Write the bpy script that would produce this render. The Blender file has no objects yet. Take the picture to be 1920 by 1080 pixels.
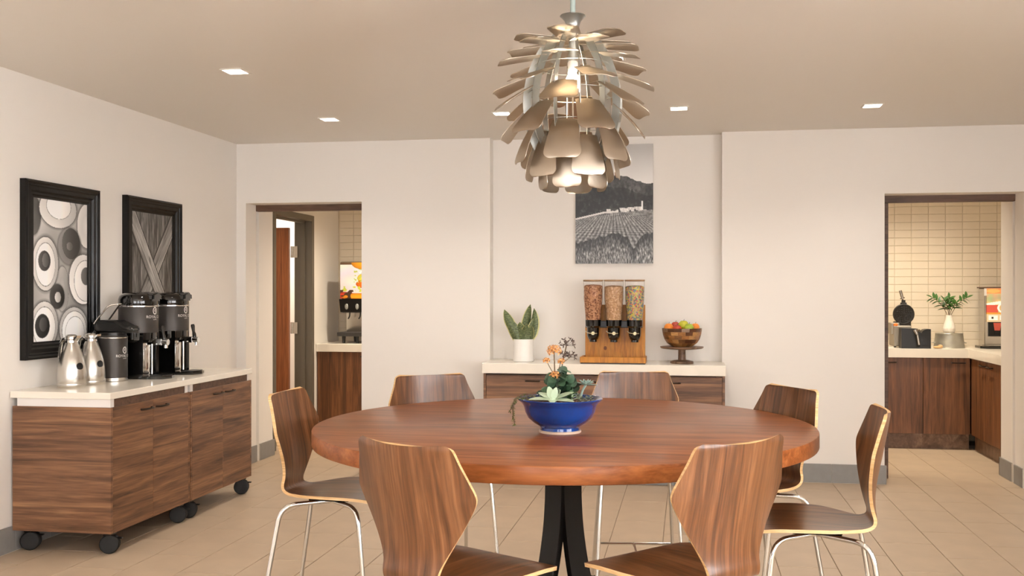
import bpy, bmesh, math, random
from mathutils import Vector, Matrix, noise
random.seed(7)
PI = math.pi
SC = bpy.context.scene
COL = SC.collection

# ------------------------------------------------------------------ camera
cam_d = bpy.data.cameras.new('camera')
cam_d.sensor_width = 36.0
cam_d.lens = 1844.84 / 1920 * 36.0
cam_d.shift_x = -(996.68 - 960) / 1920
cam_d.shift_y = (549.41 - 540) / 1920
cam_d.clip_end = 100
cam = bpy.data.objects.new('camera', cam_d)
COL.objects.link(cam)
cam.location = (0, 0, 1.40)
cam.rotation_euler = (PI / 2, 0, 0.1576)
SC.camera = cam

# ------------------------------------------------------------------ world, exposure, window light
SC.view_settings.view_transform = 'Standard'
SC.view_settings.look = 'None'
SC.view_settings.gamma = 1.0
SC.view_settings.use_curve_mapping = False
SC.view_settings.exposure = 0.55
w = bpy.data.worlds.new('world'); SC.world = w
w.use_nodes = True
w.node_tree.nodes['Background'].inputs[0].default_value = (0.95, 0.93, 0.90, 1)
w.node_tree.nodes['Background'].inputs[1].default_value = 1.0

ZC = 2.607            # ceiling height
XL, XR = -3.617, 3.30 # dining room side walls
YB, YR = 7.509, -2.6  # back wall face, rear wall
YG0, YG1 = 8.03, 9.87 # galley behind the back wall

def area(name, loc, rot, sx, sy, power, color=(1, 1, 1)):
    l = bpy.data.lights.new(name, 'AREA'); l.shape = 'RECTANGLE'
    l.size = sx; l.size_y = sy; l.energy = power; l.color = color
    o = bpy.data.objects.new(name, l); COL.objects.link(o)
    o.location = loc; o.rotation_euler = rot
    return o
WINDOWS = [(-2.9, -0.5), (0.3, 2.7)]      # rear wall windows, x ranges
WZ0, WZ1 = 0.60, 2.42
SIDE_WINDOW = (-2.2, 2.6)                  # unseen right wall window, added for the bright left wall; y range
for a_, b_ in WINDOWS:
    area('window_daylight', ((a_ + b_) / 2, YR - 0.06, (WZ0 + WZ1) / 2), (PI / 2, 0, 0), b_ - a_, WZ1 - WZ0, 74, (1.0, 0.99, 1.0))
area('window_daylight', (XR + .06, sum(SIDE_WINDOW) / 2, (WZ0 + WZ1) / 2), (PI / 2, 0, PI / 2), SIDE_WINDOW[1] - SIDE_WINDOW[0], WZ1 - WZ0, 185, (1.0, 0.99, 1.0))  # daylight of the added side window

# ------------------------------------------------------------------ helpers
ROOT = {}
def tag(o, label=None, cat=None, group=None, kind=None):
    if label: o['label'] = label
    if cat: o['category'] = cat
    if group: o['group'] = group
    if kind: o['kind'] = kind
    return o
def thing(name, label, cat, loc=(0, 0, 0), rotz=0.0, group=None):
    o = bpy.data.objects.new(name, None); COL.objects.link(o)
    o.location = loc; o.rotation_euler = (0, 0, rotz); o.empty_display_size = 0.05
    ROOT[o] = Vector((0, 0, 0)) if rotz else Vector(loc)
    return tag(o, label, cat, group)
def obj(name, bm, mat, parent=None, smooth=35, local=False):
    """link bm as one mesh object; world coordinates unless local (or the thing is rotated)"""
    me = bpy.data.meshes.new(name)
    off = Vector((0, 0, 0))
    if parent is not None and not local:
        off = ROOT.get(parent, Vector((0, 0, 0)))
    if off.length > 0:
        bmesh.ops.translate(bm, verts=bm.verts, vec=-off)
    bm.to_mesh(me); bm.free()
    for m in (mat if isinstance(mat, (list, tuple)) else [mat]): me.materials.append(m)
    if smooth:
        me.polygons.foreach_set('use_smooth', [True] * len(me.polygons))
        me.set_sharp_from_angle(angle=math.radians(smooth))
    o = bpy.data.objects.new(name, me); COL.objects.link(o)
    if parent is not None:
        o.parent = parent; ROOT[o] = off
    return o
def struct(name, bm, mat, smooth=0):
    o = obj(name, bm, mat, None, smooth); o['kind'] = 'structure'; return o
def single(name, bm, mat, label, cat, group=None, smooth=35):
    """a thing that is one mesh: origin put at the base centre"""
    xs = [v.co for v in bm.verts]
    c = Vector(((min(v.x for v in xs) + max(v.x for v in xs)) / 2, (min(v.y for v in xs) + max(v.y for v in xs)) / 2, min(v.z for v in xs)))
    bmesh.ops.translate(bm, verts=bm.verts, vec=-c)
    o = obj(name, bm, mat, None, smooth); o.location = c; ROOT[o] = c.copy()
    return tag(o, label, cat, group)
def child(name, mesh, parent, loc=(0, 0, 0), rot=(0, 0, 0), scale=(1, 1, 1)):
    o = bpy.data.objects.new(name, mesh); COL.objects.link(o)
    o.parent = parent; o.location = loc; o.rotation_euler = rot; o.scale = scale
    return o
def copy_tree(o, parent=None):
    c = o.copy(); COL.objects.link(c); c.parent = parent
    for ch in list(o.children): copy_tree(ch, c)
    return c

def NB(): return bmesh.new()
def merge(bm, src, mi=None):
    n0 = len(bm.faces)
    me = bpy.data.meshes.new('tmp'); src.to_mesh(me); src.free()
    bm.from_mesh(me); bpy.data.meshes.remove(me)
    if mi is not None:
        bm.faces.ensure_lookup_table()
        for f in bm.faces[n0:]: f.material_index = mi
    return bm
def bx(bm, x0, x1, y0, y1, z0, z1, bev=0.0, seg=1, mi=0):
    t = bmesh.new(); bmesh.ops.create_cube(t, size=1)
    for v in t.verts:
        v.co = ((x0 + x1) / 2 + v.co.x * (x1 - x0), (y0 + y1) / 2 + v.co.y * (y1 - y0), (z0 + z1) / 2 + v.co.z * (z1 - z0))
    if bev: bmesh.ops.bevel(t, geom=list(t.edges), offset=bev, segments=seg, affect='EDGES', profile=0.5)
    for f in t.faces: f.material_index = mi
    return merge(bm, t)
def box(*a, **k): return bx(NB(), *a, **k)
def lathe(bm, prof, n=32, c=(0, 0, 0), mi=0, cap=True, arc=None):
    rings = []
    for r, z in prof:
        if r < 1e-6: rings.append([bm.verts.new((c[0], c[1], c[2] + z))])
        else: rings.append([bm.verts.new((c[0] + r * math.cos(2 * PI * i / n), c[1] + r * math.sin(2 * PI * i / n), c[2] + z)) for i in range(n)])
    for a, b in zip(rings, rings[1:]):
        for i in range(n):
            j = (i + 1) % n
            if len(a) == 1 and len(b) == 1: continue
            if len(a) == 1: f = bm.faces.new((a[0], b[j], b[i]))
            elif len(b) == 1: f = bm.faces.new((a[i], a[j], b[0]))
            else: f = bm.faces.new((a[i], a[j], b[j], b[i]))
            f.material_index = mi
    if cap:
        for r_, fl in ((rings[0], True), (rings[-1], False)):
            if len(r_) > 1:
                f = bm.faces.new(r_[::-1] if fl else r_); f.material_index = mi
    return bm
def tube(bm, pts, r, n=8, mi=0, cap=True, flat=1.0):
    pts = [Vector(p) for p in pts]
    rr = r if isinstance(r, (list, tuple)) else [r] * len(pts)
    t0 = (pts[1] - pts[0]).normalized()
    up = Vector((0, 0, 1)) if abs(t0.z) < 0.9 else Vector((1, 0, 0))
    nrm = t0.cross(up).normalized()
    rings = []
    for i, p in enumerate(pts):
        if i == 0: t = t0
        elif i == len(pts) - 1: t = (pts[i] - pts[i - 1]).normalized()
        else: t = ((pts[i + 1] - p).normalized() + (p - pts[i - 1]).normalized()).normalized()
        nrm = (nrm - t * nrm.dot(t)).normalized(); b = t.cross(nrm)
        rings.append([bm.verts.new(p + (nrm * math.cos(2 * PI * k / n) + b * math.sin(2 * PI * k / n) * flat) * rr[i]) for k in range(n)])
    for a, b in zip(rings, rings[1:]):
        for k in range(n):
            f = bm.faces.new((a[k], a[(k + 1) % n], b[(k + 1) % n], b[k])); f.material_index = mi
    if cap:
        f = bm.faces.new(rings[0][::-1]); f.material_index = mi
        f = bm.faces.new(rings[-1]); f.material_index = mi
    return bm
def smooth_path(pts, k=6):
    pts = [Vector(p) for p in pts]; out = []
    P = [pts[0]] + pts + [pts[-1]]
    for i in range(1, len(P) - 2):
        p0, p1, p2, p3 = P[i - 1], P[i], P[i + 1], P[i + 2]
        for j in range(k):
            t = j / k
            out.append(0.5 * ((2 * p1) + (p2 - p0) * t + (2 * p0 - 5 * p1 + 4 * p2 - p3) * t * t + (3 * p1 - p0 - 3 * p2 + p3) * t ** 3))
    out.append(pts[-1]); return out
def fillet(pts, rad=0.05, k=6):
    pts = [Vector(p) for p in pts]; out = [pts[0]]
    for i in range(1, len(pts) - 1):
        a, b, c = pts[i - 1], pts[i], pts[i + 1]
        d1 = (a - b).normalized(); d2 = (c - b).normalized()
        l = min(rad, (a - b).length * .45, (c - b).length * .45)
        s, e = b + d1 * l, b + d2 * l
        for j in range(k + 1):
            t = j / k; out.append((1 - t) ** 2 * s + 2 * t * (1 - t) * b + t * t * e)
    out.append(pts[-1]); return out
def ball(bm, c, r, sx=1, sy=1, sz=1, u=16, v=10, mi=0):
    t = bmesh.new(); bmesh.ops.create_uvsphere(t, u_segments=u, v_segments=v, radius=r)
    for q in t.verts: q.co = (c[0] + q.co.x * sx, c[1] + q.co.y * sy, c[2] + q.co.z * sz)
    return merge(bm, t, mi)
def prism(bm, poly, axis, a, b, mi=0):
    """extrude a polygon; axis x: poly is (y,z); y: (x,z); z: (x,y)"""
    def P(p, h):
        return (h, p[0], p[1]) if axis == 'x' else ((p[0], h, p[1]) if axis == 'y' else (p[0], p[1], h))
    A = [bm.verts.new(P(p, a)) for p in poly]; B = [bm.verts.new(P(p, b)) for p in poly]
    n = len(poly); fs = [bm.faces.new(A), bm.faces.new(B[::-1])]
    for i in range(n): fs.append(bm.faces.new((A[i], B[i], B[(i + 1) % n], A[(i + 1) % n])))
    for f in fs: f.material_index = mi
    bmesh.ops.recalc_face_normals(bm, faces=fs)
    return bm
def leaf_mesh(bm, base, direc, up, length, width, curve=0.3, prof=None, n=8, mi=0, fold=0.12, thick=0.0):
    """a leaf: strip of 2 x n quads along direc, bending against up"""
    d = Vector(direc).normalized(); u = Vector(up); u = (u - d * u.dot(d)).normalized(); s = d.cross(u)
    rows = []
    prof = prof or (lambda t: math.sin(PI * min(1, t * 0.93 + 0.07)) ** 0.8)
    ang = 0; p = Vector(base)
    for i in range(n + 1):
        t = i / n
        a = curve * t
        q = Vector(base) + d * (length * t * math.cos(a * .6)) - u * (length * t * t * math.sin(curve) * .6)
        wv = max(width / 2 * prof(t), 0.0004)
        rows.append([bm.verts.new(q - s * wv + u * wv * fold), bm.verts.new(q - u * thick * prof(t)), bm.verts.new(q + s * wv + u * wv * fold)])
        if thick: rows[-1].append(bm.verts.new(q + u * thick * prof(t)))
    for a_, b_ in zip(rows, rows[1:]):
        for k in range(2):
            f = bm.faces.new((a_[k], a_[k + 1], b_[k + 1], b_[k])); f.material_index = mi
        if thick:
            f = bm.faces.new((a_[2], a_[3], b_[3], b_[2])); f.material_index = mi
            f = bm.faces.new((a_[3], a_[0], b_[0], b_[3])); f.material_index = mi
    return bm

# ------------------------------------------------------------------ materials
def srgb(r, g, b):
    f = lambda c: (c / 255 / 12.92) if c / 255 <= 0.04045 else ((c / 255 + 0.055) / 1.055) ** 2.4
    return (f(r), f(g), f(b), 1)
def base_mat(name):
    m = bpy.data.materials.new(name); m.use_nodes = True
    return m, m.node_tree, m.node_tree.nodes['Principled BSDF']
def mat(name, col, rough=0.5, metal=0.0, spec=0.5, emit=None, estr=0.0, coat=0.0, var=0.0, vscale=8.0, bump=0.0, bscale=60.0, trans=0.0, ior=1.45, aniso=0.0, alpha=1.0):
    m, nt, b = base_mat(name)
    b.inputs['Base Color'].default_value = col
    b.inputs['Roughness'].default_value = rough; b.inputs['Metallic'].default_value = metal
    b.inputs['Specular IOR Level'].default_value = spec
    b.inputs['Coat Weight'].default_value = coat; b.inputs['Coat Roughness'].default_value = 0.08
    b.inputs['Transmission Weight'].default_value = trans; b.inputs['IOR'].default_value = ior
    b.inputs['Anisotropic'].default_value = aniso
    if emit: b.inputs['Emission Color'].default_value = emit; b.inputs['Emission Strength'].default_value = estr
    N, L = nt.nodes, nt.links
    tc = N.new('ShaderNodeTexCoord')
    if var:
        no = N.new('ShaderNodeTexNoise'); no.inputs['Scale'].default_value = vscale; no.inputs['Detail'].default_value = 5
        L.new(tc.outputs['Object'], no.inputs['Vector'])
        cr = N.new('ShaderNodeValToRGB'); e = cr.color_ramp.elements
        e[0].position = 0.3; e[1].position = 0.7
        e[0].color = tuple(c * (1 - var) for c in col[:3]) + (1,); e[1].color = tuple(min(1, c * (1 + var)) for c in col[:3]) + (1,)
        L.new(no.outputs['Fac'], cr.inputs['Fac']); L.new(cr.outputs['Color'], b.inputs['Base Color'])
    if bump:
        n2 = N.new('ShaderNodeTexNoise'); n2.inputs['Scale'].default_value = bscale; n2.inputs['Detail'].default_value = 4
        L.new(tc.outputs['Object'], n2.inputs['Vector'])
        bp = N.new('ShaderNodeBump'); bp.inputs['Strength'].default_value = bump; bp.inputs['Distance'].default_value = 0.004
        L.new(n2.outputs['Fac'], bp.inputs['Height']); L.new(bp.outputs['Normal'], b.inputs['Normal'])
    return m
def wood(name, dark, mid, light, scale, coord='Object', rough=0.4, coat=0.0, fine=1.0, streak=0.0):
    """procedural veneer; scale: how fast the figure changes along x, y, z"""
    m, nt, b = base_mat(name); N, L = nt.nodes, nt.links
    tc = N.new('ShaderNodeTexCoord'); mp = N.new('ShaderNodeMapping')
    mp.inputs['Scale'].default_value = scale
    L.new(tc.outputs[coord], mp.inputs['Vector'])
    oi = N.new('ShaderNodeObjectInfo'); mul = N.new('ShaderNodeVectorMath'); mul.operation = 'SCALE'
    mul.inputs[0].default_value = (13.1, 7.7, 21.3)
    L.new(oi.outputs['Random'], mul.inputs['Scale']); L.new(mul.outputs[0], mp.inputs['Location'])
    n1 = N.new('ShaderNodeTexNoise'); n1.inputs['Scale'].default_value = 1.0; n1.inputs['Detail'].default_value = 6
    n1.inputs['Roughness'].default_value = 0.62; n1.inputs['Distortion'].default_value = 0.9
    L.new(mp.outputs['Vector'], n1.inputs['Vector'])
    cr = N.new('ShaderNodeValToRGB'); e = cr.color_ramp.elements
    e[0].position = 0.28; e[0].color = dark; e[1].position = 0.74; e[1].color = light
    k = e.new(0.5); k.color = mid
    L.new(n1.outputs['Fac'], cr.inputs['Fac'])
    n2 = N.new('ShaderNodeTexNoise'); n2.inputs['Scale'].default_value = 6.0; n2.inputs['Detail'].default_value = 3
    L.new(mp.outputs['Vector'], n2.inputs['Vector'])
    r2 = N.new('ShaderNodeMapRange'); r2.inputs['From Min'].default_value = 0.3; r2.inputs['From Max'].default_value = 0.7
    r2.inputs['To Min'].default_value = 1 - 0.28 * fine; r2.inputs['To Max'].default_value = 1 + 0.12 * fine
    L.new(n2.outputs['Fac'], r2.inputs['Value'])
    mx = N.new('ShaderNodeMix'); mx.data_type = 'RGBA'; mx.blend_type = 'MULTIPLY'; mx.inputs['Factor'].default_value = 1
    cm = N.new('ShaderNodeCombineColor')
    for i in range(3): L.new(r2.outputs[0], cm.inputs[i])
    L.new(cr.outputs['Color'], mx.inputs['A']); L.new(cm.outputs['Color'], mx.inputs['B'])
    L.new(mx.outputs['Result'], b.inputs['Base Color'])
    b.inputs['Roughness'].default_value = rough; b.inputs['Coat Weight'].default_value = coat; b.inputs['Coat Roughness'].default_value = 0.15
    bp = N.new('ShaderNodeBump'); bp.inputs['Strength'].default_value = 0.06; bp.inputs['Distance'].default_value = 0.002
    L.new(n2.outputs['Fac'], bp.inputs['Height']); L.new(bp.outputs['Normal'], b.inputs['Normal'])
    return m
def print_mat(name, rough=0.5, emit=0.0):
    m, nt, b = base_mat(name)
    a = nt.nodes.new('ShaderNodeVertexColor'); a.layer_name = 'ink'
    nt.links.new(a.outputs['Color'], b.inputs['Base Color']); b.inputs['Roughness'].default_value = rough
    if emit:
        nt.links.new(a.outputs['Color'], b.inputs['Emission Color']); b.inputs['Emission Strength'].default_value = emit
    return m

M = {}
M['wall'] = mat('painted_wall', srgb(236, 230, 223), 0.75, bump=0.03, bscale=180)
M['ceil'] = mat('painted_ceiling', srgb(228, 222, 213), 0.42, spec=0.35)
M['grout'] = mat('floor_grout', srgb(150, 132, 112), 0.9, var=0.06)
M['tile'] = mat('floor_tile', srgb(188, 167, 143), 0.42, spec=0.4, var=0.06, vscale=5, bump=0.03, bscale=90)
M['basetile'] = mat('grey_skirting_tile', srgb(140, 137, 134), 0.5, var=0.05, vscale=20)
M['basegrout'] = mat('skirting_grout', srgb(205, 196, 184), 0.9)
M['walltile'] = mat('cream_wall_tile', srgb(232, 218, 196), 0.25, spec=0.5)
M['tilegrout'] = mat('wall_tile_grout', srgb(218, 203, 178), 0.9)
M['walnut_h'] = wood('walnut_laminate_horizontal', srgb(66, 42, 28), srgb(124, 86, 60), srgb(166, 122, 86), (1.1, 1.1, 25), rough=0.42)
M['walnut_v'] = wood('walnut_laminate_vertical', srgb(66, 40, 22), srgb(112, 70, 40), srgb(146, 96, 57), (22, 22, 1.2), rough=0.4)
M['walnut_trim'] = wood('walnut_trim', srgb(66, 46, 36), srgb(98, 70, 54), srgb(120, 90, 70), (2, 30, 30), rough=0.5)
M['shell'] = wood('walnut_veneer', srgb(58, 32, 15), srgb(110, 68, 37), srgb(148, 101, 66), (30, 1.6, 1), 'UV', rough=0.32, coat=0.25)
M['ply'] = wood('plywood_edge', srgb(196, 150, 98), srgb(222, 180, 126), srgb(240, 208, 160), (4, 4, 160), rough=0.5)
M['tabletop'] = wood('walnut_table', srgb(98, 50, 22), srgb(146, 84, 44), srgb(176, 110, 64), (1.6, 16, 16), rough=0.33, coat=0.1, fine=0.8)
for _n in ('tabletop',): M[_n].node_tree.nodes['Principled BSDF'].inputs['Specular IOR Level'].default_value = 0.22
M['quartz'] = mat('cream_quartz', srgb(236, 228, 214), 0.22, var=0.03, vscale=6, coat=0.2)
M['white'] = mat('white_laminate', srgb(236, 231, 226), 0.4)
M['black'] = mat('black_plastic', srgb(22, 21, 20), 0.35)
M['gloss'] = mat('gloss_black', srgb(10, 10, 10), 0.08, coat=0.6)
M['rubber'] = mat('black_rubber', srgb(14, 14, 15), 0.5)
M['blackframe'] = mat('black_lacquer', srgb(10, 10, 10), 0.3, spec=0.35)
M['steelblack'] = mat('black_steel', srgb(9, 8, 8), 0.25, spec=0.35)
M['charcoal'] = mat('charcoal_coating', srgb(72, 68, 65), 0.42, metal=0.5)
M['chrome'] = mat('chrome', srgb(226, 226, 224), 0.1, metal=1.0)
M['steel'] = mat('brushed_steel', srgb(206, 202, 195), 0.27, metal=1.0, aniso=0.5)
M['dimchrome'] = mat('dimmed_chrome', srgb(150, 144, 136), 0.22, metal=1.0)  # chrome darkened in its colour against glare from the galley lamps
M['dimsteel'] = mat('satin_appliance_steel', srgb(158, 150, 138), 0.5, metal=0.7)  # appliance steel, its colour dimmed for the same galley glare
M['bronze'] = mat('dark_bronze_handle', srgb(62, 50, 42), 0.35, metal=0.8)
M['nickel'] = mat('warm_brushed_nickel', srgb(194, 182, 166), 0.38, metal=1.0, aniso=0.4)
M['alu'] = mat('satin_aluminium', srgb(178, 180, 176), 0.35, metal=0.85)
M['rod'] = mat('pale_green_grey_rod', srgb(168, 182, 176), 0.4)
M['bulb'] = mat('glowing_bulb', (1, 0.9, 0.75, 1), 0.4, emit=(1.0, 0.84, 0.62, 1), estr=40)
M['led'] = mat('downlight_diffuser', (1, 0.98, 0.94, 1), 0.4, emit=(1.0, 0.93, 0.83, 1), estr=14)
M['blue'] = mat('cobalt_glaze', srgb(8, 54, 124), 0.1, coat=0.5, var=0.5, vscale=7)
M['clay'] = mat('bare_clay', srgb(205, 180, 160), 0.7)
M['soil'] = mat('gravel_soil', srgb(112, 86, 66), 0.95, var=0.5, vscale=120, bump=0.8, bscale=160)
M['pot'] = mat('white_ceramic', srgb(240, 236, 230), 0.35)
M['succ'] = mat('pale_succulent', srgb(176, 194, 166), 0.5, var=0.12, vscale=14)
M['succblue'] = mat('blue_succulent', srgb(148, 170, 160), 0.55, var=0.12, vscale=20)
M['kal'] = mat('dark_leaf', srgb(52, 78, 56), 0.4, var=0.3, vscale=30)
M['stem'] = mat('plant_stem', srgb(104, 84, 58), 0.6)
M['petal'] = mat('orange_blossom', srgb(214, 150, 88), 0.6, var=0.35, vscale=160)
M['dryflower'] = mat('dried_flower', srgb(86, 70, 62), 0.7)
M['trail'] = mat('trailing_leaf', srgb(92, 100, 48), 0.5, var=0.25, vscale=60)
M['leafgreen'] = mat('fresh_leaf', srgb(58, 96, 40), 0.4, var=0.3, vscale=25)
M['frame_grey'] = mat('grey_steel_frame', srgb(104, 96, 84), 0.45)
M['doorwood'] = wood('reddish_door_veneer', srgb(112, 58, 26), srgb(146, 82, 42), srgb(170, 104, 60), (26, 26, 1.0), rough=0.35)
M['pine'] = wood('honey_pine', srgb(150, 90, 22), srgb(192, 124, 36), srgb(216, 154, 62), (14, 14, 1.6), rough=0.45)
M['pineb'] = mat('pine_knot', srgb(112, 62, 24), 0.5)
M['lidwood'] = wood('lid_wood', srgb(140, 104, 70), srgb(170, 132, 94), srgb(190, 154, 112), (8, 40, 40), rough=0.5)
M['glass'] = mat('clear_acrylic', (1, 1, 1, 1), 0.02, trans=1.0, ior=1.12)
M['winglass'] = mat('window_glass', (1, 1, 1, 1), 0.0, trans=1.0, ior=1.02)
M['brass'] = mat('pale_brass', srgb(206, 196, 158), 0.3, metal=0.9)
M['standwood'] = wood('dark_cake_stand_wood', srgb(86, 60, 44), srgb(124, 94, 72), srgb(156, 126, 100), (10, 40, 10), rough=0.4)
BOWLW = [wood('bowl_block_%s' % n, *[srgb(*[int(c * k) for c in cc]) for k in (.75, 1, 1.15)], (8, 8, 50), rough=0.35)
         for n, cc in (('tan', (186, 138, 84)), ('umber', (120, 80, 46)), ('honey', (160, 108, 58)), ('chestnut', (96, 58, 34)), ('grey', (150, 122, 96)))]
M['galv'] = mat('galvanised_metal', srgb(168, 164, 152), 0.45, metal=0.7, var=0.15, vscale=12)
M['vase'] = mat('matte_white_vase', srgb(236, 226, 212), 0.6)
M['castiron'] = mat('cast_iron', srgb(34, 30, 26), 0.55)
M['letter'] = mat('white_lettering', srgb(232, 228, 222), 0.6)
M['print'] = print_mat('printed_picture', 0.35)
M['printlit'] = print_mat('backlit_print', 0.4, emit=0.3)
M['tan'] = mat('tan_cloth', srgb(206, 168, 120), 0.8, var=0.1, vscale=40)
M['redcup'] = mat('red_sticker', srgb(216, 96, 78), 0.5)

def snake_material():
    m, nt, b = base_mat('snake_plant_leaf'); N, L = nt.nodes, nt.links
    tc = N.new('ShaderNodeTexCoord'); no = N.new('ShaderNodeTexNoise'); mp = N.new('ShaderNodeMapping')
    mp.inputs['Scale'].default_value = (12, 12, 75); L.new(tc.outputs['Object'], mp.inputs['Vector']); L.new(mp.outputs[0], no.inputs['Vector'])
    cr = N.new('ShaderNodeValToRGB'); cr.color_ramp.elements[0].position = .35; cr.color_ramp.elements[1].position = .7
    cr.color_ramp.elements[0].color = srgb(44, 56, 30); cr.color_ramp.elements[1].color = srgb(132, 146, 100)
    L.new(no.outputs['Fac'], cr.inputs['Fac']); L.new(cr.outputs['Color'], b.inputs['Base Color']); b.inputs['Roughness'].default_value = .4
    return m
M['snake'] = snake_material()
M['snake_edge'] = mat('snake_plant_margin', srgb(206, 200, 140), 0.45)
def cereal_material(name, cols):
    m, nt, b = base_mat(name); N, L = nt.nodes, nt.links
    tc = N.new('ShaderNodeTexCoord'); vo = N.new('ShaderNodeTexVoronoi'); vo.inputs['Scale'].default_value = 95
    L.new(tc.outputs['Object'], vo.inputs['Vector'])
    sp = N.new('ShaderNodeSeparateColor'); L.new(vo.outputs['Color'], sp.inputs[0])
    cr = N.new('ShaderNodeValToRGB'); cr.color_ramp.interpolation = 'CONSTANT'
    e = cr.color_ramp.elements; e[0].color = cols[0]; e[1].color = cols[1]; e[1].position = 1 / len(cols)
    for i in range(2, len(cols)): k = e.new(i / len(cols)); k.color = cols[i]
    L.new(sp.outputs[0], cr.inputs['Fac']); L.new(cr.outputs['Color'], b.inputs['Base Color'])
    bp = N.new('ShaderNodeBump'); bp.inputs['Strength'].default_value = .8; bp.inputs['Distance'].default_value = .006; bp.invert = True
    L.new(vo.outputs['Distance'], bp.inputs['Height']); L.new(bp.outputs['Normal'], b.inputs['Normal']); b.inputs['Roughness'].default_value = .7
    return m
M['flakes'] = cereal_material('brown_flakes', [srgb(196, 140, 104), srgb(168, 112, 76), srgb(212, 160, 122), srgb(140, 90, 62), srgb(206, 150, 110)])
M['puffs'] = cereal_material('tan_rings', [srgb(214, 170, 128), srgb(196, 150, 110), srgb(226, 188, 150), srgb(206, 160, 118)])
M['hoops'] = cereal_material('coloured_hoops', [srgb(222, 200, 90), srgb(120, 134, 118), srgb(214, 120, 110), srgb(210, 180, 140), srgb(122, 140, 150), srgb(200, 190, 120)])

# ------------------------------------------------------------------ the setting
# floor: a grout bed with every tile laid on it
fl = struct('floor', box(XL - 1.7, XR + .2, YR - .2, 10.3, -.12, -.004), M['grout'])
TW, TL = 0.2975, 0.585
tile_me = bpy.data.meshes.new('floor_tile')
tb = box(-TW / 2 + .002, TW / 2 - .002, -TL / 2 + .002, TL / 2 - .002, -.012, 0, bev=.0015)
tb.to_mesh(tile_me); tb.free(); tile_me.materials.append(M['tile'])
far_bm = NB()
for k in range(-15, 10):
    x = 0.753 + TW * (k + .5)
    if x < XL + .1 - TW / 2 or x > XR + .1: continue
    y0 = 5.18 if k % 2 else 5.4725
    for j in range(-14, 9):
        y = y0 + TL * (j + .5)
        if y > 9.75 or y < YR: continue
        if y > 3.55 and y < 9.4: child('tile', tile_me, fl, (x, y, 0))
        else: bx(far_bm, x - TW / 2 + .002, x + TW / 2 - .002, y - TL / 2 + .002, y + TL / 2 - .002, -.012, 0)
o = obj('tile', far_bm, M['tile'], fl, 0); o['kind'] = 'stuff'

struct('ceiling', box(XL - 1.7, XR + .2, YR - .2, 10.3, ZC, ZC + .12), M['ceil'])
# left wall, running on into the galley, with the side-room doorway
b = NB()
DY0, DY1, DZ = 8.245, 9.125, 2.115
bx(b, XL - .16, XL, YR, DY0, -.02, ZC); bx(b, XL - .16, XL, DY0, DY1, DZ, ZC); bx(b, XL - .16, XL, DY1, YG1, -.02, ZC)
struct('wall_left', b, M['wall'])
# thick back wall: openings left and right, display niche between
OL0, OL1, OR0, OR1, OZ = -3.537, -2.561, 1.42, 2.375, 2.127
PS0, PS1 = 7.700, 7.752      # pocket slot
NX0, NX1, NY = -1.52, .253, 7.629
b = NB()
bx(b, XL, OL0, YB, PS0, -.02, OZ); bx(b, XL, OL0, PS1, YG0, -.02, OZ); bx(b, XL, OL0 - .03, PS0, PS1, -.02, OZ)
bx(b, XL, OL1, YB, YG0, OZ, ZC)
bx(b, OL1, NX0, YB, YG0, -.02, ZC)
bx(b, NX0, NX1, NY, YG0, -.02, ZC)
bx(b, NX1, OR0, YB, PS0, -.02, ZC); bx(b, NX1, OR0, PS1, YG0, -.02, ZC); bx(b, NX1, OR0 - .25, PS0, PS1, -.02, ZC)
bx(b, OR0, OR1, YB, YG0, OZ, ZC)
bx(b, OR1, XR + .1, YB, PS0, -.02, ZC); bx(b, OR1, XR + .1, PS1, YG0, -.02, ZC); bx(b, OR1 + .03, XR + .1, PS0, PS1, -.02, ZC)
struct('wall_back', b, M['wall'])
b = NB(); S0, S1 = SIDE_WINDOW
bx(b, XR, XR + .1, YR, S0, -.02, ZC); bx(b, XR, XR + .1, S1, YG1 + .1, -.02, ZC); bx(b, XR, XR + .1, S0, S1, -.02, WZ0); bx(b, XR, XR + .1, S0, S1, WZ1, ZC)
struct('wall_right', b, M['wall'])
b = NB()
for q in (0, 1): bx(b, XR + .01, XR + .05, S0, S1, (WZ0, WZ1 - .06)[q], (WZ0 + .06, WZ1)[q])
for q in range(6):
    y = S0 + (S1 - S0 - .06) * q / 5; bx(b, XR + .01, XR + .05, y, y + .06, WZ0, WZ1)
wo = struct('window_3', b, M['white'])
for q in range(5):
    obj('pane', box(XR + .027, XR + .033, S0 + (S1 - S0 - .06) * q / 5 + .06, S0 + (S1 - S0 - .06) * (q + 1) / 5, WZ0 + .06, WZ1 - .06), M['winglass'], wo, 0)
b = NB()
xs = [XL - .16] + [v for p in WINDOWS for v in p] + [XR + .1]
for i in range(0, len(xs), 2): bx(b, xs[i], xs[i + 1], YR - .14, YR, -.02, ZC)
for a_, b_ in WINDOWS: bx(b, a_, b_, YR - .14, YR, -.02, WZ0); bx(b, a_, b_, YR - .14, YR, WZ1, ZC)
struct('wall_rear', b, M['wall'])
for i, (a_, b_) in enumerate(WINDOWS):
    b = NB()
    for q in (0, 1): bx(b, a_, b_, YR - .05, YR - .01, (WZ0, WZ1 - .06)[q], (WZ0 + .06, WZ1)[q])
    n = 3
    for q in range(n + 1):
        x = a_ + (b_ - a_ - .06) * q / n; bx(b, x, x + .06, YR - .05, YR - .01, WZ0, WZ1)
    wo = struct('window_%d' % (i + 1), b, M['white'])
    for q in range(n):
        x0 = a_ + (b_ - a_ - .06) * q / n + .06; x1 = a_ + (b_ - a_ - .06) * (q + 1) / n
        obj('pane', box(x0, x1, YR - .033, YR - .027, WZ0 + .06, WZ1 - .06), M['winglass'], wo, 0)
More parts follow.
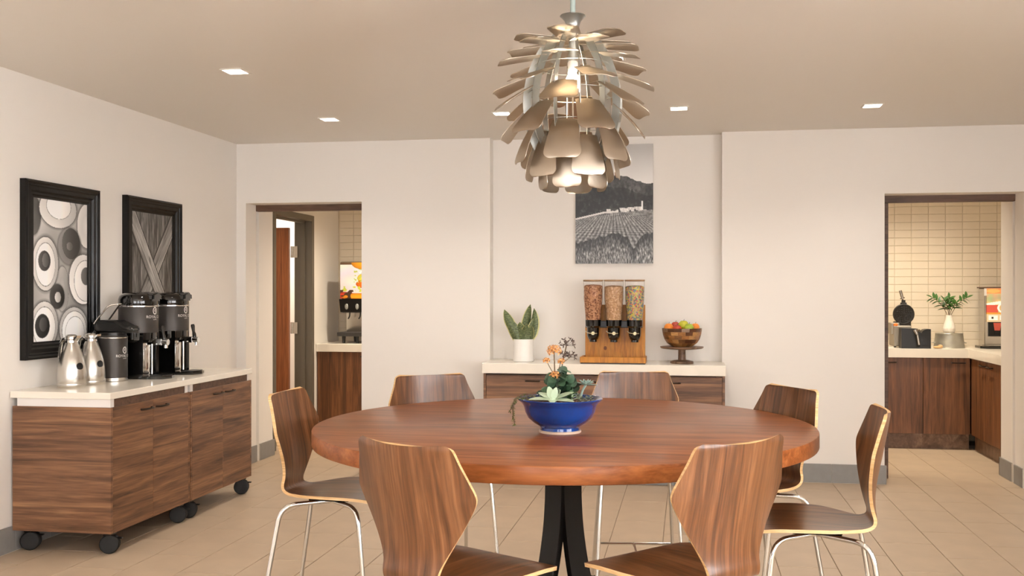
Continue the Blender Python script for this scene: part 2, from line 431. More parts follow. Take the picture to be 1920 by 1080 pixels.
# galley end wall with its wall tiles
gw = struct('wall_galley', box(XL - .1, XR + .1, YG1, YG1 + .1, -.02, ZC), M['tilegrout'])
GTW, GTH = .1545, .0745
gt = bpy.data.meshes.new('wall_tile'); tb = box(-GTW / 2 + .0012, GTW / 2 - .0012, -.006, .004, -GTH / 2 + .0012, GTH / 2 - .0012, bev=.0025); tb.to_mesh(gt); tb.free(); gt.materials.append(M['walltile'])
rest = NB()
for i in range(-37, 9):
    x = 2.11 + GTW * (i + .5)
    for j in range(24):
        z = .885 + GTH * (j + .5)
        if z > ZC - .03: continue
        if (1.4 < x < 3.0 and z < 2.28) or (-3.62 < x < -2.72 and z < 2.28): child('tile', gt, gw, (x, YG1, z))
        else: bx(rest, x - GTW / 2 + .0012, x + GTW / 2 - .0012, YG1 - .006, YG1 + .002, z - GTH / 2 + .0012, z + GTH / 2 - .0012)
o = obj('tile', rest, M['walltile'], gw, 0); o['kind'] = 'stuff'
struct('wall_side', box(XL - 1.7, XL - 1.6, 7.4, 10.3, -.02, ZC), M['wall'])
b = NB(); bx(b, XL - 1.6, XL - .16, 7.4, 7.5, -.02, ZC); bx(b, XL - 1.6, XL - .1, 10.2, 10.3, -.02, ZC)
struct('wall_side_end', b, M['wall'])

# skirting: grey tiles on a grout strip
BH, BT, BL = .14, .012, .297
bt_cache = {}
def base_piece(n):
    n = round(n, 4)
    if n not in bt_cache:
        me = bpy.data.meshes.new('skirting_tile'); q = box(.001, n - .001, 0, BT, .003, BH, bev=.0015); q.to_mesh(me); q.free(); me.materials.append(M['basetile']); bt_cache[n] = me
    return bt_cache[n]
def skirting(name, p0, p1, first=BL):
    """from p0 to p1 with the room on the left of that direction"""
    p0, p1 = Vector(p0 + (0,)), Vector(p1 + (0,)); d = p1 - p0; L_ = d.length; a = math.atan2(d.y, d.x)
    bm = box(0, L_, 0, BT - .003, .0, BH - .002)
    o = obj(name, bm, M['basegrout'], None, 0); o.location = p0; o.rotation_euler = (0, 0, a); o['kind'] = 'structure'
    s = 0; n = first
    while s < L_ - .004:
        n = min(n, L_ - s); child('tile', base_piece(n), o, (s, 0, 0)); s += n; n = BL
skirting('baseboard_left', (XL, YB), (XL, 1.0))
skirting('baseboard_back_right', (OR0 + .012, YB), (NX1 + .02, YB), .091)
skirting('baseboard_back_middle', (-1.505, YB), (OL1, YB))
skirting('baseboard_back_left', (OL0, YB), (XL, YB))
skirting('baseboard_jamb_left', (OL0, YG0 + .02), (OL0, PS1 + .004))
skirting('baseboard_jamb_left_front', (OL0, PS0), (OL0, YB))
skirting('baseboard_jamb_right', (OR1, PS1 + .004), (OR1, YG0 + .012))
skirting('baseboard_jamb_right_front', (OR1, YB), (OR1, PS0))
skirting('baseboard_galley_right', (OR1 - .012, YG0), (OR1 + .35, YG0))
skirting('baseboard_galley_left', (XL, DY0 - .05), (XL, YG0))
skirting('baseboard_right', (XR, SIDE_WINDOW[1]), (XR, YB))

# pocket-door heads (walnut) and the door edge standing out of the right pocket
struct('trim_1', box(OL0, OL1 + .05, 7.694, 7.752, 2.076, OZ + .005, bev=.002), M['walnut_trim'])
struct('trim_2', box(OR0, OR1, 7.694, 7.752, 2.076, OZ + .005, bev=.002), M['walnut_trim'])
struct('door_2', box(OR0 - .24, 1.484, 7.706, 7.746, .008, 2.074, bev=.002), M['walnut_trim'])
# grey steel frame in the left wall with the wooden leaf standing open into the side room
dr = obj('door_1', NB(), M['frame_grey'], None, 0); dr['kind'] = 'structure'
def dpart(n, bm, m, p=dr): return obj(n, bm, m, p, 0)
b = NB()
for (a0, a1) in ((8.209, 8.265), (9.105, 9.161)): bx(b, XL - .17, XL + .012, a0, a1, 0, 2.152, bev=.003)
bx(b, XL - .17, XL + .012, 8.265, 9.105, 2.096, 2.152, bev=.003)
bx(b, XL - .10, XL - .06, 9.085, 9.105, 0, 2.096); bx(b, XL - .10, XL - .06, 8.265, 8.285, 0, 2.096); bx(b, XL - .10, XL - .06, 8.265, 9.105, 2.078, 2.096)
dpart('frame', b, M['frame_grey'])
leaf = dpart('leaf', box(XL - 1.07, XL - .212, 9.06, 9.103, .01, 2.035, bev=.002), M['doorwood'])
for z in (1.80, 1.06, .25):
    h = NB(); bx(h, XL - .205, XL - .135, 9.095, 9.104, z - .055, z + .055); lathe(h, [(.008, -.056), (.008, .056)], 10, (XL - .19, 9.09, z))
    dpart('hinge', h, M['steel'])

# ------------------------------------------------------------------ rolling cabinets on the left wall
CX0, CX1 = -3.603, -3.025      # back, door face
def handle(p0, p1, out, m, parent, th=.006):
    """bar pull between p0 and p1 standing off along out"""
    p0, p1, out = Vector(p0), Vector(p1), Vector(out)
    d = (p1 - p0); bm = NB()
    tube(bm, smooth_path([p0, p0 + out * .9 + d * .06, p0 + out + d * .25, p0 + out * 1.05 + d * .5, p1 + out - d * .25, p1 + out * .9 - d * .06, p1], 4), [th * .8] + [th] * 23 + [th * .8] if False else th, 8)
    return obj('handle', bm, m, parent)
def caster(x, y, parent):
    b = NB(); bx(b, x - .02, x + .02, y - .03, y + .03, .098, .118)
    tube(b, [(x, y, .06), (x, y, .1)], .014, 10)
    c = obj('caster', b, M['black'], parent)
    for s in (-1, 1):
        wbm = NB(); t = NB()
        lathe(t, [(0, -.004), (.030, -.004), (.046, .002), (.051, .012), (.051, .02), (.046, .024), (0, .024)], 24)
        bmesh.ops.rotate(t, verts=t.verts, matrix=Matrix.Rotation(s * PI / 2, 3, 'X'))
        bmesh.ops.rotate(t, verts=t.verts, matrix=Matrix.Rotation(.35, 3, 'Z'))
        bmesh.ops.translate(t, verts=t.verts, vec=(x, y, .051)); merge(wbm, t)
        obj('wheel', wbm, M['rubber'], c)
    l = NB(); bx(l, x + .03, x + .062, y + .012, y + .028, .075, .083, bev=.002); obj('brake_lever', l, M['black'], c)
def rolling_cabinet(y0, y1, label, hinge_gap=.5):
    t = thing('rolling_cabinet', label, 'cabinet', ((CX0 + CX1) / 2, (y0 + y1) / 2, 0), group='walnut cabinets on casters')
    obj('body', box(CX0, CX1 - .02, y0 + .019, y1 - .019, .118, .79), M['walnut_h'], t, 0)
    for a, bb in ((y0, y0 + .018), (y1 - .018, y1)):
        obj('side_panel', box(CX0, CX1, a, bb, .118, .79, bev=.001), M['walnut_h'], t, 0)
    obj('rail', box(CX0 + .03, CX1 - .012, y0 + .045, y1 - .045, .79, .834), M['walnut_trim'], t, 0)
    for a, bb in ((y0 + .012, y0 + .044), (y1 - .044, y1 - .012)):
        obj('rail_end', box(CX0 + .02, CX1 - .010, a, bb, .79, .834), M['white'], t, 0)
    ym = (y0 + y1) / 2
    for s, (a, bb) in enumerate(((y0 + .0195, ym - .001), (ym + .001, y1 - .0195))):
        d = obj('door', box(CX1 - .019, CX1, a, bb, .118, .79, bev=.0015), M['walnut_h'], t, 0)
        yc = ym + (-.075 if s == 0 else .085)
        b = NB(); tube(b, smooth_path([(CX1, yc - .055, .748), (CX1 + .02, yc - .045, .748), (CX1 + .028, yc, .748), (CX1 + .02, yc + .045, .748), (CX1, yc + .055, .748)], 5), .0085, 8, flat=.7)
        obj('handle', b, M['bronze'], d)
    for x in (CX0 + .06, CX1 - .05):
        for y in (y0 + .07, y1 - .05): caster(x, y, t)
    return t
rolling_cabinet(4.808, 5.648, 'walnut cabinet on casters whose whole end panel shows, under the steel carafes')
rolling_cabinet(5.656, 6.51, 'walnut cabinet on casters standing next to the juice-machine doorway')
single('worktop', box(-3.612, CX1 + .002, 4.800, 6.518, .834, .870, bev=.003, seg=2), M['quartz'], 'cream quartz worktop carrying the coffee urns and carafes', 'worktop', smooth=0)

# ------------------------------------------------------------------ prints: colour computed point by point
def ink_grid(bm_name, w, h, nx, ny, fn, m, parent=None, axis='y'):
    """flat print in local x (width) and z (height); fn(u, v) -> sRGB 0..255, v = 0 at the top"""
    me = bpy.data.meshes.new(bm_name)
    vs = [(w * i / nx - w / 2, 0, h / 2 - h * j / ny) for j in range(ny + 1) for i in range(nx + 1)]
    fs = [(j * (nx + 1) + i, (j + 1) * (nx + 1) + i, (j + 1) * (nx + 1) + i + 1, j * (nx + 1) + i + 1) for j in range(ny) for i in range(nx)]
    me.from_pydata(vs, [], fs); me.materials.append(m)
    at = me.color_attributes.new('ink', 'FLOAT_COLOR', 'POINT')
    buf = []
    for j in range(ny + 1):
        for i in range(nx + 1):
            buf.extend(srgb(*[max(0, min(255, c)) for c in fn(i / nx, j / ny)]))
    at.data.foreach_set('color', buf)
    o = bpy.data.objects.new(bm_name, me); COL.objects.link(o)
    if parent: o.parent = parent
    return o
def nz(x, y, s=1.0, seed=0): return noise.noise(Vector((x * s + seed * 17.3, y * s - seed * 9.1, seed * 3.7)))
def fbm(x, y, s=1.0, seed=0, o=4):
    v = 0; a = .5
    for k in range(o): v += a * nz(x, y, s, seed + k); s *= 2.1; a *= .55
    return v
def g3(v):
    v = 128 + (v - 122) * 1.22
    return (v, v * .985, v * .97)
DISCS = [  # cx, cy, rx, ry, rim, face, [inner discs]
    (.00, .12, .14, .14, 90, 120, []), (1.0, .16, .20, .17, 110, 225, []),
    (.45, .06, .35, .14, 96, 222, [(.46, .04, .22, .09, 236)]), (.66, .32, .22, .135, 120, 150, [(.69, .30, .165, .11, 72), (.66, .32, .06, .03, 110)]),
    (.52, .63, .12, .16, 168, 190, []),
    (.22, .455, .235, .195, 88, 220, [(.22, .46, .17, .15, 235), (.20, .435, .105, .07, 66), (.22, .43, .06, .05, 96)]),
    (.93, .56, .29, .19, 84, 232, [(.97, .57, .22, .15, 205), (.98, .535, .10, .065, 84)]),
    (.43, .685, .135, .09, 84, 88, [(.44, .69, .055, .038, 178)]),
    (.20, .89, .25, .175, 84, 224, [(.20, .90, .19, .14, 236), (.165, .892, .125, .083, 40), (.18, .88, .07, .05, 80)]),
    (.74, .92, .28, .16, 84, 206, [(.75, .93, .23, .135, 226), (.76, .95, .18, .115, 238)])]
def plates(u, v):
    c = 168 + 60 * nz(u, v, 2.2, 1)
    for (cx, cy, rx, ry, rim, face, inner) in DISCS:
        d = math.hypot((u - cx) / rx, (v - cy) / ry)
        if d < 1.12 and d >= 1: c *= .75 + .25 * (d - 1) / .12
        if d < 1:
            c = face - 40 * max(0, (u - cx) / rx) * d - 26 * (1 - abs(d - .5))
            c += 20 * nz(u, v, 3, 2)
            if d > .965: c = rim
            for (ix, iy, jx, jy, g) in inner:
                e = math.hypot((u - ix) / jx, (v - iy) / jy)
                if e < 1: c = g + 26 * (ix - u) / jx
                elif e < 1.035: c = c * .55
    return g3(c)
def barn(u, v):
    def plank(a, b_, seed, base):
        g = base + 42 * 2.0 * fbm(a * 7, b_ * 90, 1, seed, 3) + 34 * 2.0 * fbm(a * 3, b_ * 14, 1, seed + 5, 3)
        k = nz(a, b_, 9, seed + 9)
        return g - (95 * max(0, k - .52) / .3)
    W, H = .475, .84; x, y = u * W, v * H
    n = int(u * 5); fx = u * 5 - n
    c = plank(v * 1.2 + n * 3, u, 3 + n, 92 + 14 * (n % 2))
    if fx < .035: c = 26
    for k, (ax, ay, bx_, by, base) in enumerate(((W * 1.02, .05, -.02, H * .98, 128), (-.02, .0, W * 1.02, H * .98, 142))):
        L_ = math.hypot(bx_ - ax, by - ay); dx, dy = (bx_ - ax) / L_, (by - ay) / L_
        s = (x - ax) * dx + (y - ay) * dy; t = -(x - ax) * dy + (y - ay) * dx
        if abs(t) < .048:
            c = plank(s * 1.2, t * 3, 11 + k, base)
            if abs(t) > .044: c = 40 if t > 0 else 190
        elif abs(t) < .058: c *= .5
    return g3(c)
def vineyard(u, v):
    ridge = .285 + .045 * math.sin(u * 4.6 + 3.6) + .02 * 2.0 * fbm(u, 0, 6, 4)
    ridge -= .03 * math.exp(-((u - .62) / .18) ** 2)
    if v < ridge: return g3(168 + 40 * v / .3 + 6 * nz(u, v, 4, 1))
    tree = .475 + .03 * 2.0 * fbm(u, .3, 9, 6) - (.075 * max(0, 1 - abs(u - .50) / .035) + .085 * max(0, 1 - abs(u - .73) / .045) + .05 * max(0, 1 - abs(u - .60) / .03))
    field = .595 - .045 * u + .10 * max(0, .35 - u)
    if abs(u - .86) < .012 and .475 < v < .55: return g3(232)
    if v < tree - .0:
        return g3(70 + 26 * 2.0 * fbm(u, v, 30, 7) + 26 * 2.0 * fbm(u, v, 5, 8) - 26 * (v > ridge + .10))
    if v < field:
        c = 44 + 60 * max(0, 2.0 * fbm(u, v, 26, 9)) - 16
        if .40 < u < .92 and v > field - .035: c = 200 + 50 * nz(u, v, 60, 3) if nz(u, v, 24, 5) > -.1 else 60
        if v > field - .014 and u < .55: c = 205
        return g3(c)
    bush = .80 - .055 * math.exp(-((u - .52) / .22) ** 2) - .07 * max(0, (u - .78) / .22) + .10 * math.exp(-((u - .75) / .05) ** 2) + .025 * 2.0 * fbm(u, .5, 12, 10) + .08 * max(0, .25 - u)
    if v < bush:
        depth = (v - .45); px = (u - .50) / max(.05, depth)
        row = math.sin(px * 34); r2 = math.sin(1 / max(.05, depth) * 26 + px * 3)
        return g3(118 + 30 * row + 16 * r2 + 40 * 2.0 * fbm(u, v, 60, 12, 2))
    t = min(1, (v - bush) / .12)
    return g3(40 + 66 * t + (60 + 60 * t) * 2.0 * fbm(u * 2.2, v * .7, 42, 14, 3))
def fruit(u, v):
    c = [214, 208, 196]
    c = [c[i] + 22 * nz(u, v, 3, i) for i in range(3)]
    if v < .06: c = [96, 70, 46]
    for (x, y, rx, ry, k) in ((.55, .02, .3, .18, (236, 150, 30)), (.9, .1, .3, .16, (240, 200, 60)), (.60, .44, .22, .15, (246, 214, 60)), (.95, .40, .24, .12, (242, 150, 24)), (.55, .60, .20, .12, (238, 110, 20)), (.98, .62, .24, .14, (250, 224, 74)), (.1, .92, .25, .1, (190, 56, 24)), (.4, .95, .36, .10, (248, 146, 22)), (.95, .94, .34, .11, (250, 208, 40))):
        d = math.hypot((u - x) / rx, (v - y) / ry)
        if d < 1:
            s = 1.08 - .35 * d * d; c = [k[i] * s for i in range(3)]
    if .66 < v < .82 and nz(u, v, 14, 4) > .12: c = [186, 190, 70]
    if v > .76 and u < .3 and nz(u, v, 9, 6) > 0: c = [70, 44, 26]
    if u > .30 and u < .52 and .18 < v < .6 and nz(u, v, 16, 8) > .18: c = [176, 180, 84]
    # white script squiggle across the fruit
    y = .235 + .035 * math.sin(u * 46) + .02 * math.sin(u * 19)
    if u > .42 and abs(v - y) < .016: c = [250, 248, 240]
    return c
def drinks(u, v):
    if v < .16:
        c = (226, 140, 84) if u < .45 else (214, 190, 150)
        if u < .45 and math.hypot((u - .2) / .2, (v - .08) / .06) < 1: c = (236, 172, 96)
        if u > .48 and (u * 3.2) % 1 > .22 and .03 < v < .13: c = (240, 234, 224)
        if u > .48 and .4 < (u * 3.2) % 1 < .8 and .06 < v < .10 and nz(u, v, 40, 2) > 0: c = (40, 34, 30)
        return c
    v = (v - .16) / .84
    c = (214, 190, 150)
    if v < .72:
        c = [196 + 40 * nz(u, v, 5, 3), 176 + 34 * nz(u, v, 5, 4), 126]
        if v < .44 - .2 * u and v > .34 - .2 * u: c = (240, 232, 218)
        if u < .35 and v > .40: c = (206, 84, 66)
        if math.hypot((u - .68) / .36, (v - .50) / .24) < 1: c = (198, 166, 112) if math.hypot((u - .68) / .30, (v - .50) / .20) < 1 else (244, 238, 226)
        if v > .66: c = (214, 150, 60)
    else:
        if (u * 3) % 1 > .18 and .77 < v < .93: c = (240, 234, 224)
        if .42 < (u * 3) % 1 < .62 and .81 < v < .89: c = (50, 40, 34)
    return c

# framed pictures on the left wall
def framed(y0, y1, z0, z1, fn, label):
    t = thing('framed_picture', label, 'picture', (XL, (y0 + y1) / 2, z0), group='black framed pictures')
    prof = [(.0, .0), (.0, .036), (.012, .043), (.022, .036), (.030, .036), (.036, .030), (.056, .030), (.066, .020), (.078, .020), (.086, .014), (.096, .014), (.096, .0)]  # inward distance, stand-off
    cs = [(y0, z0, 1, 1), (y1, z0, -1, 1), (y1, z1, -1, -1), (y0, z1, 1, -1)]
    for i in range(4):
        a, c = cs[i], cs[(i + 1) % 4]; b = NB()
        A = [b.verts.new((XL + q, a[0] + a[2] * p, a[1] + a[3] * p)) for p, q in prof]
        C = [b.verts.new((XL + q, c[0] + c[2] * p, c[1] + c[3] * p)) for p, q in prof]
        for k in range(len(prof)): b.faces.new((A[k], A[(k + 1) % len(prof)], C[(k + 1) % len(prof)], C[k]))
        b.faces.new(A); b.faces.new(C[::-1]); bmesh.ops.recalc_face_normals(b, faces=b.faces)
        obj('frame_rail', b, M['blackframe'], t, 25)
    p = ink_grid('print', (y1 - y0) - .19, (z1 - z0) - .19, 160, 270, fn, M['print'], t)
    p.location = (.010, 0, (z1 - z0) / 2); p.rotation_euler = (0, 0, PI / 2)
    obj('backing', box(XL + .002, XL + .008, y0 + .05, y1 - .05, z0 + .05, z1 - .05), M['black'], t, 0)
framed(4.886, 5.578, 1.030, 2.030, plates, 'black framed picture of overlapping pale and dark plates')
framed(5.874, 6.575, 1.030, 2.036, barn, 'black framed picture of crossed barn boards behind the coffee urns')
# canvas in the niche
t = thing('canvas_print', 'unframed black and white vineyard canvas hanging in the niche', 'picture', (-.5625, NY, 1.627))
obj('canvas_body', box(-.862, -.263, NY - .034, NY - .001, 1.627, 2.545), M['white'], t, 0)
p = ink_grid('print', .599, .918, 150, 230, vineyard, M['print'], t); p.location = (0, -.0345, .459)

# ------------------------------------------------------------------ lettering bent round a cylinder
def round_text(txt, size, center, rad, ang, z, parent, m):
    cu = bpy.data.curves.new('lettering', 'FONT'); cu.body = txt; cu.size = size; cu.align_x = 'CENTER'; cu.extrude = 0; cu.resolution_u = 3
    to = bpy.data.objects.new('lettering', cu); COL.objects.link(to)
    bpy.context.view_layer.update()
    me = bpy.data.meshes.new_from_object(to.evaluated_get(bpy.context.evaluated_depsgraph_get()))
    bpy.data.objects.remove(to); bpy.data.curves.remove(cu)
    for v in me.vertices:
        a = ang + v.co.x / rad
        v.co = (center[0] + rad * math.cos(a), center[1] + rad * math.sin(a), z + v.co.y)
    off = ROOT[parent]
    for v in me.vertices: v.co = v.co - off
    me.materials.clear(); me.materials.append(m)
    o = bpy.data.objects.new('lettering', me); COL.objects.link(o); o.parent = parent
    return o
def round_emblem(center, rad, ang, z, s, parent, m):
    """oval ring with a bean-like stroke inside"""
    b = NB(); n = 28
    P = lambda x, y: (center[0] + rad * math.cos(ang + x / rad), center[1] + rad * math.sin(ang + x / rad), z + y)
    a = [b.verts.new(P(.80 * s * math.cos(2 * PI * i / n), s * math.sin(2 * PI * i / n))) for i in range(n)]
    c = [b.verts.new(P(.56 * s * math.cos(2 * PI * i / n), .76 * s * math.sin(2 * PI * i / n))) for i in range(n)]
    for i in range(n): b.faces.new((a[i], a[(i + 1) % n], c[(i + 1) % n], c[i]))
    pts = [(-.02, .55), (.12, .3), (-.05, .05), (.05, -.2), (.32, -.5)]; wd = [.05, .17, .15, .12, .04]
    l = [b.verts.new(P((x - w_) * s, y * s)) for (x, y), w_ in zip(pts, wd)]; r = [b.verts.new(P((x + w_) * s, y * s)) for (x, y), w_ in zip(pts, wd)]
    for i in range(4): b.faces.new((l[i], r[i], r[i + 1], l[i + 1]))
    return obj('emblem', b, m, parent, 0)
def logo(center, rad, ang, z, k, parent):
    round_emblem(center, rad, ang, z + .030 * k, .020 * k, parent, M['letter'])
    round_text('ROYAL CUP', .021 * k, center, rad, ang, z - .009 * k, parent, M['letter'])
    round_text('COFFEE', .008 * k, center, rad, ang, z - .020 * k, parent, M['letter'])

# ------------------------------------------------------------------ on the coffee worktop
WT = .870
def carafe(x, y, rot, label):
    t = thing('carafe', label, 'carafe', (x, y, WT), rot, group='steel carafes')
    T = lambda n, bm, m: obj(n, bm, m, t, local=True)
    T('body', lathe(NB(), [(.072, 0), (.075, .004), (.076, .022), (.0755, .024), (.076, .026), (.0765, .06), (.074, .10), (.067, .145), (.055, .19), (.042, .225), (.034, .245), (.031, .252), (.030, .262)], 40), M['steel'])
    T('neck_ring', lathe(NB(), [(.0305, .250), (.033, .252), (.033, .266), (.030, .268)], 32), M['chrome'])
    b = NB(); lathe(b, [(.032, .268), (.033, .275), (.030, .288), (.020, .296), (0, .299)], 28)
    T('lid', b, M['steel'])
    b = NB(); prism(b, [(.012, .268), (.046, .284), (.064, .292), (.060, .280), (.034, .262)], 'y', -.014, .014); T('spout', b, M['chrome'])
    b = NB(); bx(b, -.040, -.010, -.010, .010, .282, .296, bev=.003); tube(b, [(-.036, -.014, .276), (-.036, .014, .276)], .006, 8); T('thumb_lever', b, M['chrome'])
    b = NB(); tube(b, smooth_path([(-.030, 0, .262), (-.060, 0, .272), (-.086, 0, .252), (-.100, 0, .215), (-.105, 0, .180), (-.106, 0, .155)], 5), .0115, 10, flat=.75); T('handle', b, M['chrome'])
    b = NB(); n = 20   # dark round badge lying on the shoulder
    for rr in (0,):
        c = b.verts.new((.071, -.0, .118)); ring = []
        for i in range(n):
            a = 2 * PI * i / n; zz = .122 + .019 * math.sin(a); r_ = .0785 - (zz - .10) * .19 if zz > .10 else .0785
            aa = .019 * math.cos(a) / .07
            ring.append(b.verts.new((r_ * math.cos(aa), r_ * math.sin(aa), zz)))
        c.co = (.0755, 0, .122)
        for i in range(n): b.faces.new((c, ring[i], ring[(i + 1) % n]))
    o = T('badge', b, M['rubber']); o['label'] = 'dark round tag'
    return t
carafe(-3.42, 5.055, -.35, 'brushed steel carafe with domed lid, nearest the worktop end')
carafe(-3.425, 5.245, -.25, 'brushed steel carafe between the other carafe and the charcoal airpot')

t = thing('airpot', 'charcoal pump airpot with steel foot and raised carrying handle', 'airpot', (-3.43, 5.475, WT))
c = (-3.43, 5.475, WT)
obj('foot_ring', lathe(NB(), [(.078, 0), (.083, .003), (.083, .022), (.080, .024)], 40, c), M['steel'], t)
obj('body', lathe(NB(), [(.0825, .024), (.0825, .262), (.081, .270), (.076, .276)], 40, c), M['charcoal'], t)
obj('collar_ring', lathe(NB(), [(.0828, .258), (.0836, .260), (.0836, .263), (.0828, .265)], 40, c, cap=False), M['steel'], t)
obj('neck', lathe(NB(), [(.076, .276), (.076, .292)], 36, c), M['black'], t)
b = NB(); prism(b, [(-3.520, .29 + WT), (-3.33, .29 + WT), (-3.285, .295 + WT), (-3.285, .325 + WT), (-3.335, .338 + WT), (-3.37, .365 + WT), (-3.50, .368 + WT), (-3.522, .350 + WT)], 'y', 5.41, 5.54)
bmesh.ops.bevel(b, geom=list(b.edges), offset=.014, segments=3, affect='EDGES')
hd = obj('pump_head', b, M['black'], t, 50)
obj('spout', lathe(NB(), [(.008, -.04), (.010, .0)], 10, (-3.305, 5.475, WT + .29)), M['black'], hd)
obj('button', box(-3.287, -3.2835, 5.452, 5.498, WT + .304, WT + .318, bev=.001), M['gloss'], hd)
b = NB()
for s in (-1, 1): tube(b, smooth_path([(-3.515, 5.475 + s * .064, WT + .345), (-3.47, 5.475 + s * .062, WT + .40), (-3.425, 5.475 + s * .055, WT + .452), (-3.385, 5.475 + s * .03, WT + .462)], 5), .005, 8)
tube(b, smooth_path([(-3.385, 5.445, WT + .462), (-3.38, 5.475, WT + .464), (-3.385, 5.505, WT + .462)], 4), .005, 8)
obj('carry_handle', b, M['chrome'], t)
b = NB(); tube(b, smooth_path([(-3.50, 5.405, WT + .30), (-3.52, 5.40, WT + .26), (-3.525, 5.43, WT + .20)], 4), .011, 8); obj('bail', b, M['black'], t)
logo(c, .0832, -.12, WT + .155, 1.05, t)

def urn(x, y, label):
    t = thing('coffee_urn', label, 'urn', (x, y, WT), group='coffee urns')
    c = (x, y, WT)
    T = lambda n, bm, m, p=t, s=35: obj(n, bm, m, p, s)
    R = .118
    b = NB(); prism(b, [(x - .12, y - .10), (x + .10, y - .10), (x + .20, y - .075), (x + .225, y), (x + .20, y + .075), (x + .10, y + .10), (x - .12, y + .10)], 'z', WT, WT + .018); T('base', b, M['gloss'])
    b = NB(); prism(b, [(x + .12, y - .075), (x + .195, y - .062), (x + .212, y), (x + .195, y + .062), (x + .12, y + .075)], 'z', WT + .018, WT + .024); T('drip_tray', b, M['black'])
    b = NB()
    for s in (-1, 1): prism(b, [(x - .11, y + s * .104), (x - .11, y + s * .092), (x + .075, y + s * .080), (x + .085, y + s * .092)], 'z', WT + .018, WT + .285)
    bx(b, x - .122, x - .104, y - .10, y + .10, WT + .018, WT + .285)
    T('stand', b, M['gloss'])
    T('reservoir', lathe(NB(), [(.070, .018), (.072, .03), (.072, .215), (.066, .235), (.04, .25), (.04, .285)], 36, c), M['chrome'])
    T('yoke', lathe(NB(), [(.098, .225), (.112, .24), (.113, .285)], 40, c), M['gloss'])
    T('body', lathe(NB(), [(.110, .283), (R, .286), (R, .442), (.116, .446)], 48, c), M['charcoal'])
    T('band', lathe(NB(), [(R, .444), (R + .002, .446), (R + .002, .451), (R, .453)], 48, c, cap=False), M['chrome'])
    T('lid', lathe(NB(), [(.116, .446), (.118, .455), (.119, .49), (.112, .512), (.094, .526), (.06, .532), (0, .533)], 48, c), M['gloss'])
    b = NB(); prism(b, [(y - .055, WT + .48), (y + .055, WT + .48), (y + .05, WT + .527), (y, WT + .54), (y - .05, WT + .527)], 'x', x - .03, x + .132)
    bmesh.ops.bevel(b, geom=list(b.edges), offset=.012, segments=2, affect='EDGES'); T('lid_latch', b, M['gloss'], s=60)
    f = NB(); bx(f, x + .07, x + .165, y - .018, y + .018, WT + .205, WT + .245, bev=.004); tube(f, [(x + .165, y, WT + .226), (x + .20, y, WT + .224)], .019, 14)
    tube(f, [(x + .185, y, WT + .222), (x + .185, y, WT + .188)], .011, 12)
    fc = T('faucet', f, M['chrome'])
    h = NB(); tube(h, [(x + .172, y, WT + .243), (x + .170, y, WT + .262), (x + .166, y, WT + .275), (x + .160, y, WT + .315), (x + .158, y, WT + .325)], [.012, .012, .009, .013, .010], 12); T('lever', h, M['gloss'], fc)
    g = NB(); tube(g, [(x + .118, y - .045, WT + .03), (x + .118, y - .045, WT + .215)], .006, 8); T('sight_tube', g, M['chrome'])
    logo(c, R + .0006, -.10, WT + .385, 1.15, t)
urn(-3.39, 5.685, 'charcoal coffee urn on a gloss black stand beside the airpot')
urn(-3.37, 6.030, 'charcoal coffee urn on a gloss black stand, farther from the airpot')

# ------------------------------------------------------------------ niche counter
CY = 7.15
t = thing('drawer_cabinet', 'walnut drawer cabinet filling the niche under the cream worktop', 'cabinet', (-.62, 7.4, 0))
b = NB(); bx(b, -1.500, -1.482, CY + .012, NY - .003, .002, .803); bx(b, .244, .262, CY + .012, YB - .003, .002, .803); bx(b, .2, .244, CY + .03, YB, .1, .80)
bx(b, -1.482, .244, CY + .034, YB, .10, .795)
obj('body', b, M['walnut_h'], t, 0)
obj('toe_kick', box(-1.482, .244, CY + .07, CY + .09, .002, .10), M['basetile'], t, 0)
for k in range(3):
    x0 = -1.480 + k * .575; x1 = x0 + .572
    d = obj('drawer_front', box(x0, x1, CY + .014, CY + .033, .60, .790, bev=.0015), M['walnut_h'], t, 0)
    xm = (-1.13, -.62, -.105)[k]
    h = NB(); tube(h, fillet([(xm - .05, CY + .014, .752), (xm - .05, CY - .014, .752), (xm + .05, CY - .014, .752), (xm + .05, CY + .014, .752)], .012, 4), .0055, 8); obj('handle', h, M['bronze'], d)
    d = obj('drawer_front', box(x0, x1, CY + .014, CY + .033, .105, .597, bev=.0015), M['walnut_h'], t, 0)
    h = NB(); tube(h, fillet([(xm - .05, CY + .014, .55), (xm - .05, CY - .014, .55), (xm + .05, CY - .014, .55), (xm + .05, CY + .014, .55)], .012, 4), .0055, 8); obj('handle', h, M['bronze'], d)
b = NB(); bx(b, -1.510, .268, CY, YB - .001, .805, .880, bev=.003); bx(b, NX0 + .002, NX1 - .002, YB - .004, NY - .002, .805, .880)
single('worktop', b, M['quartz'], 'thick cream worktop in the niche carrying the cereal dispenser', 'worktop', smooth=0)
NZ = .880

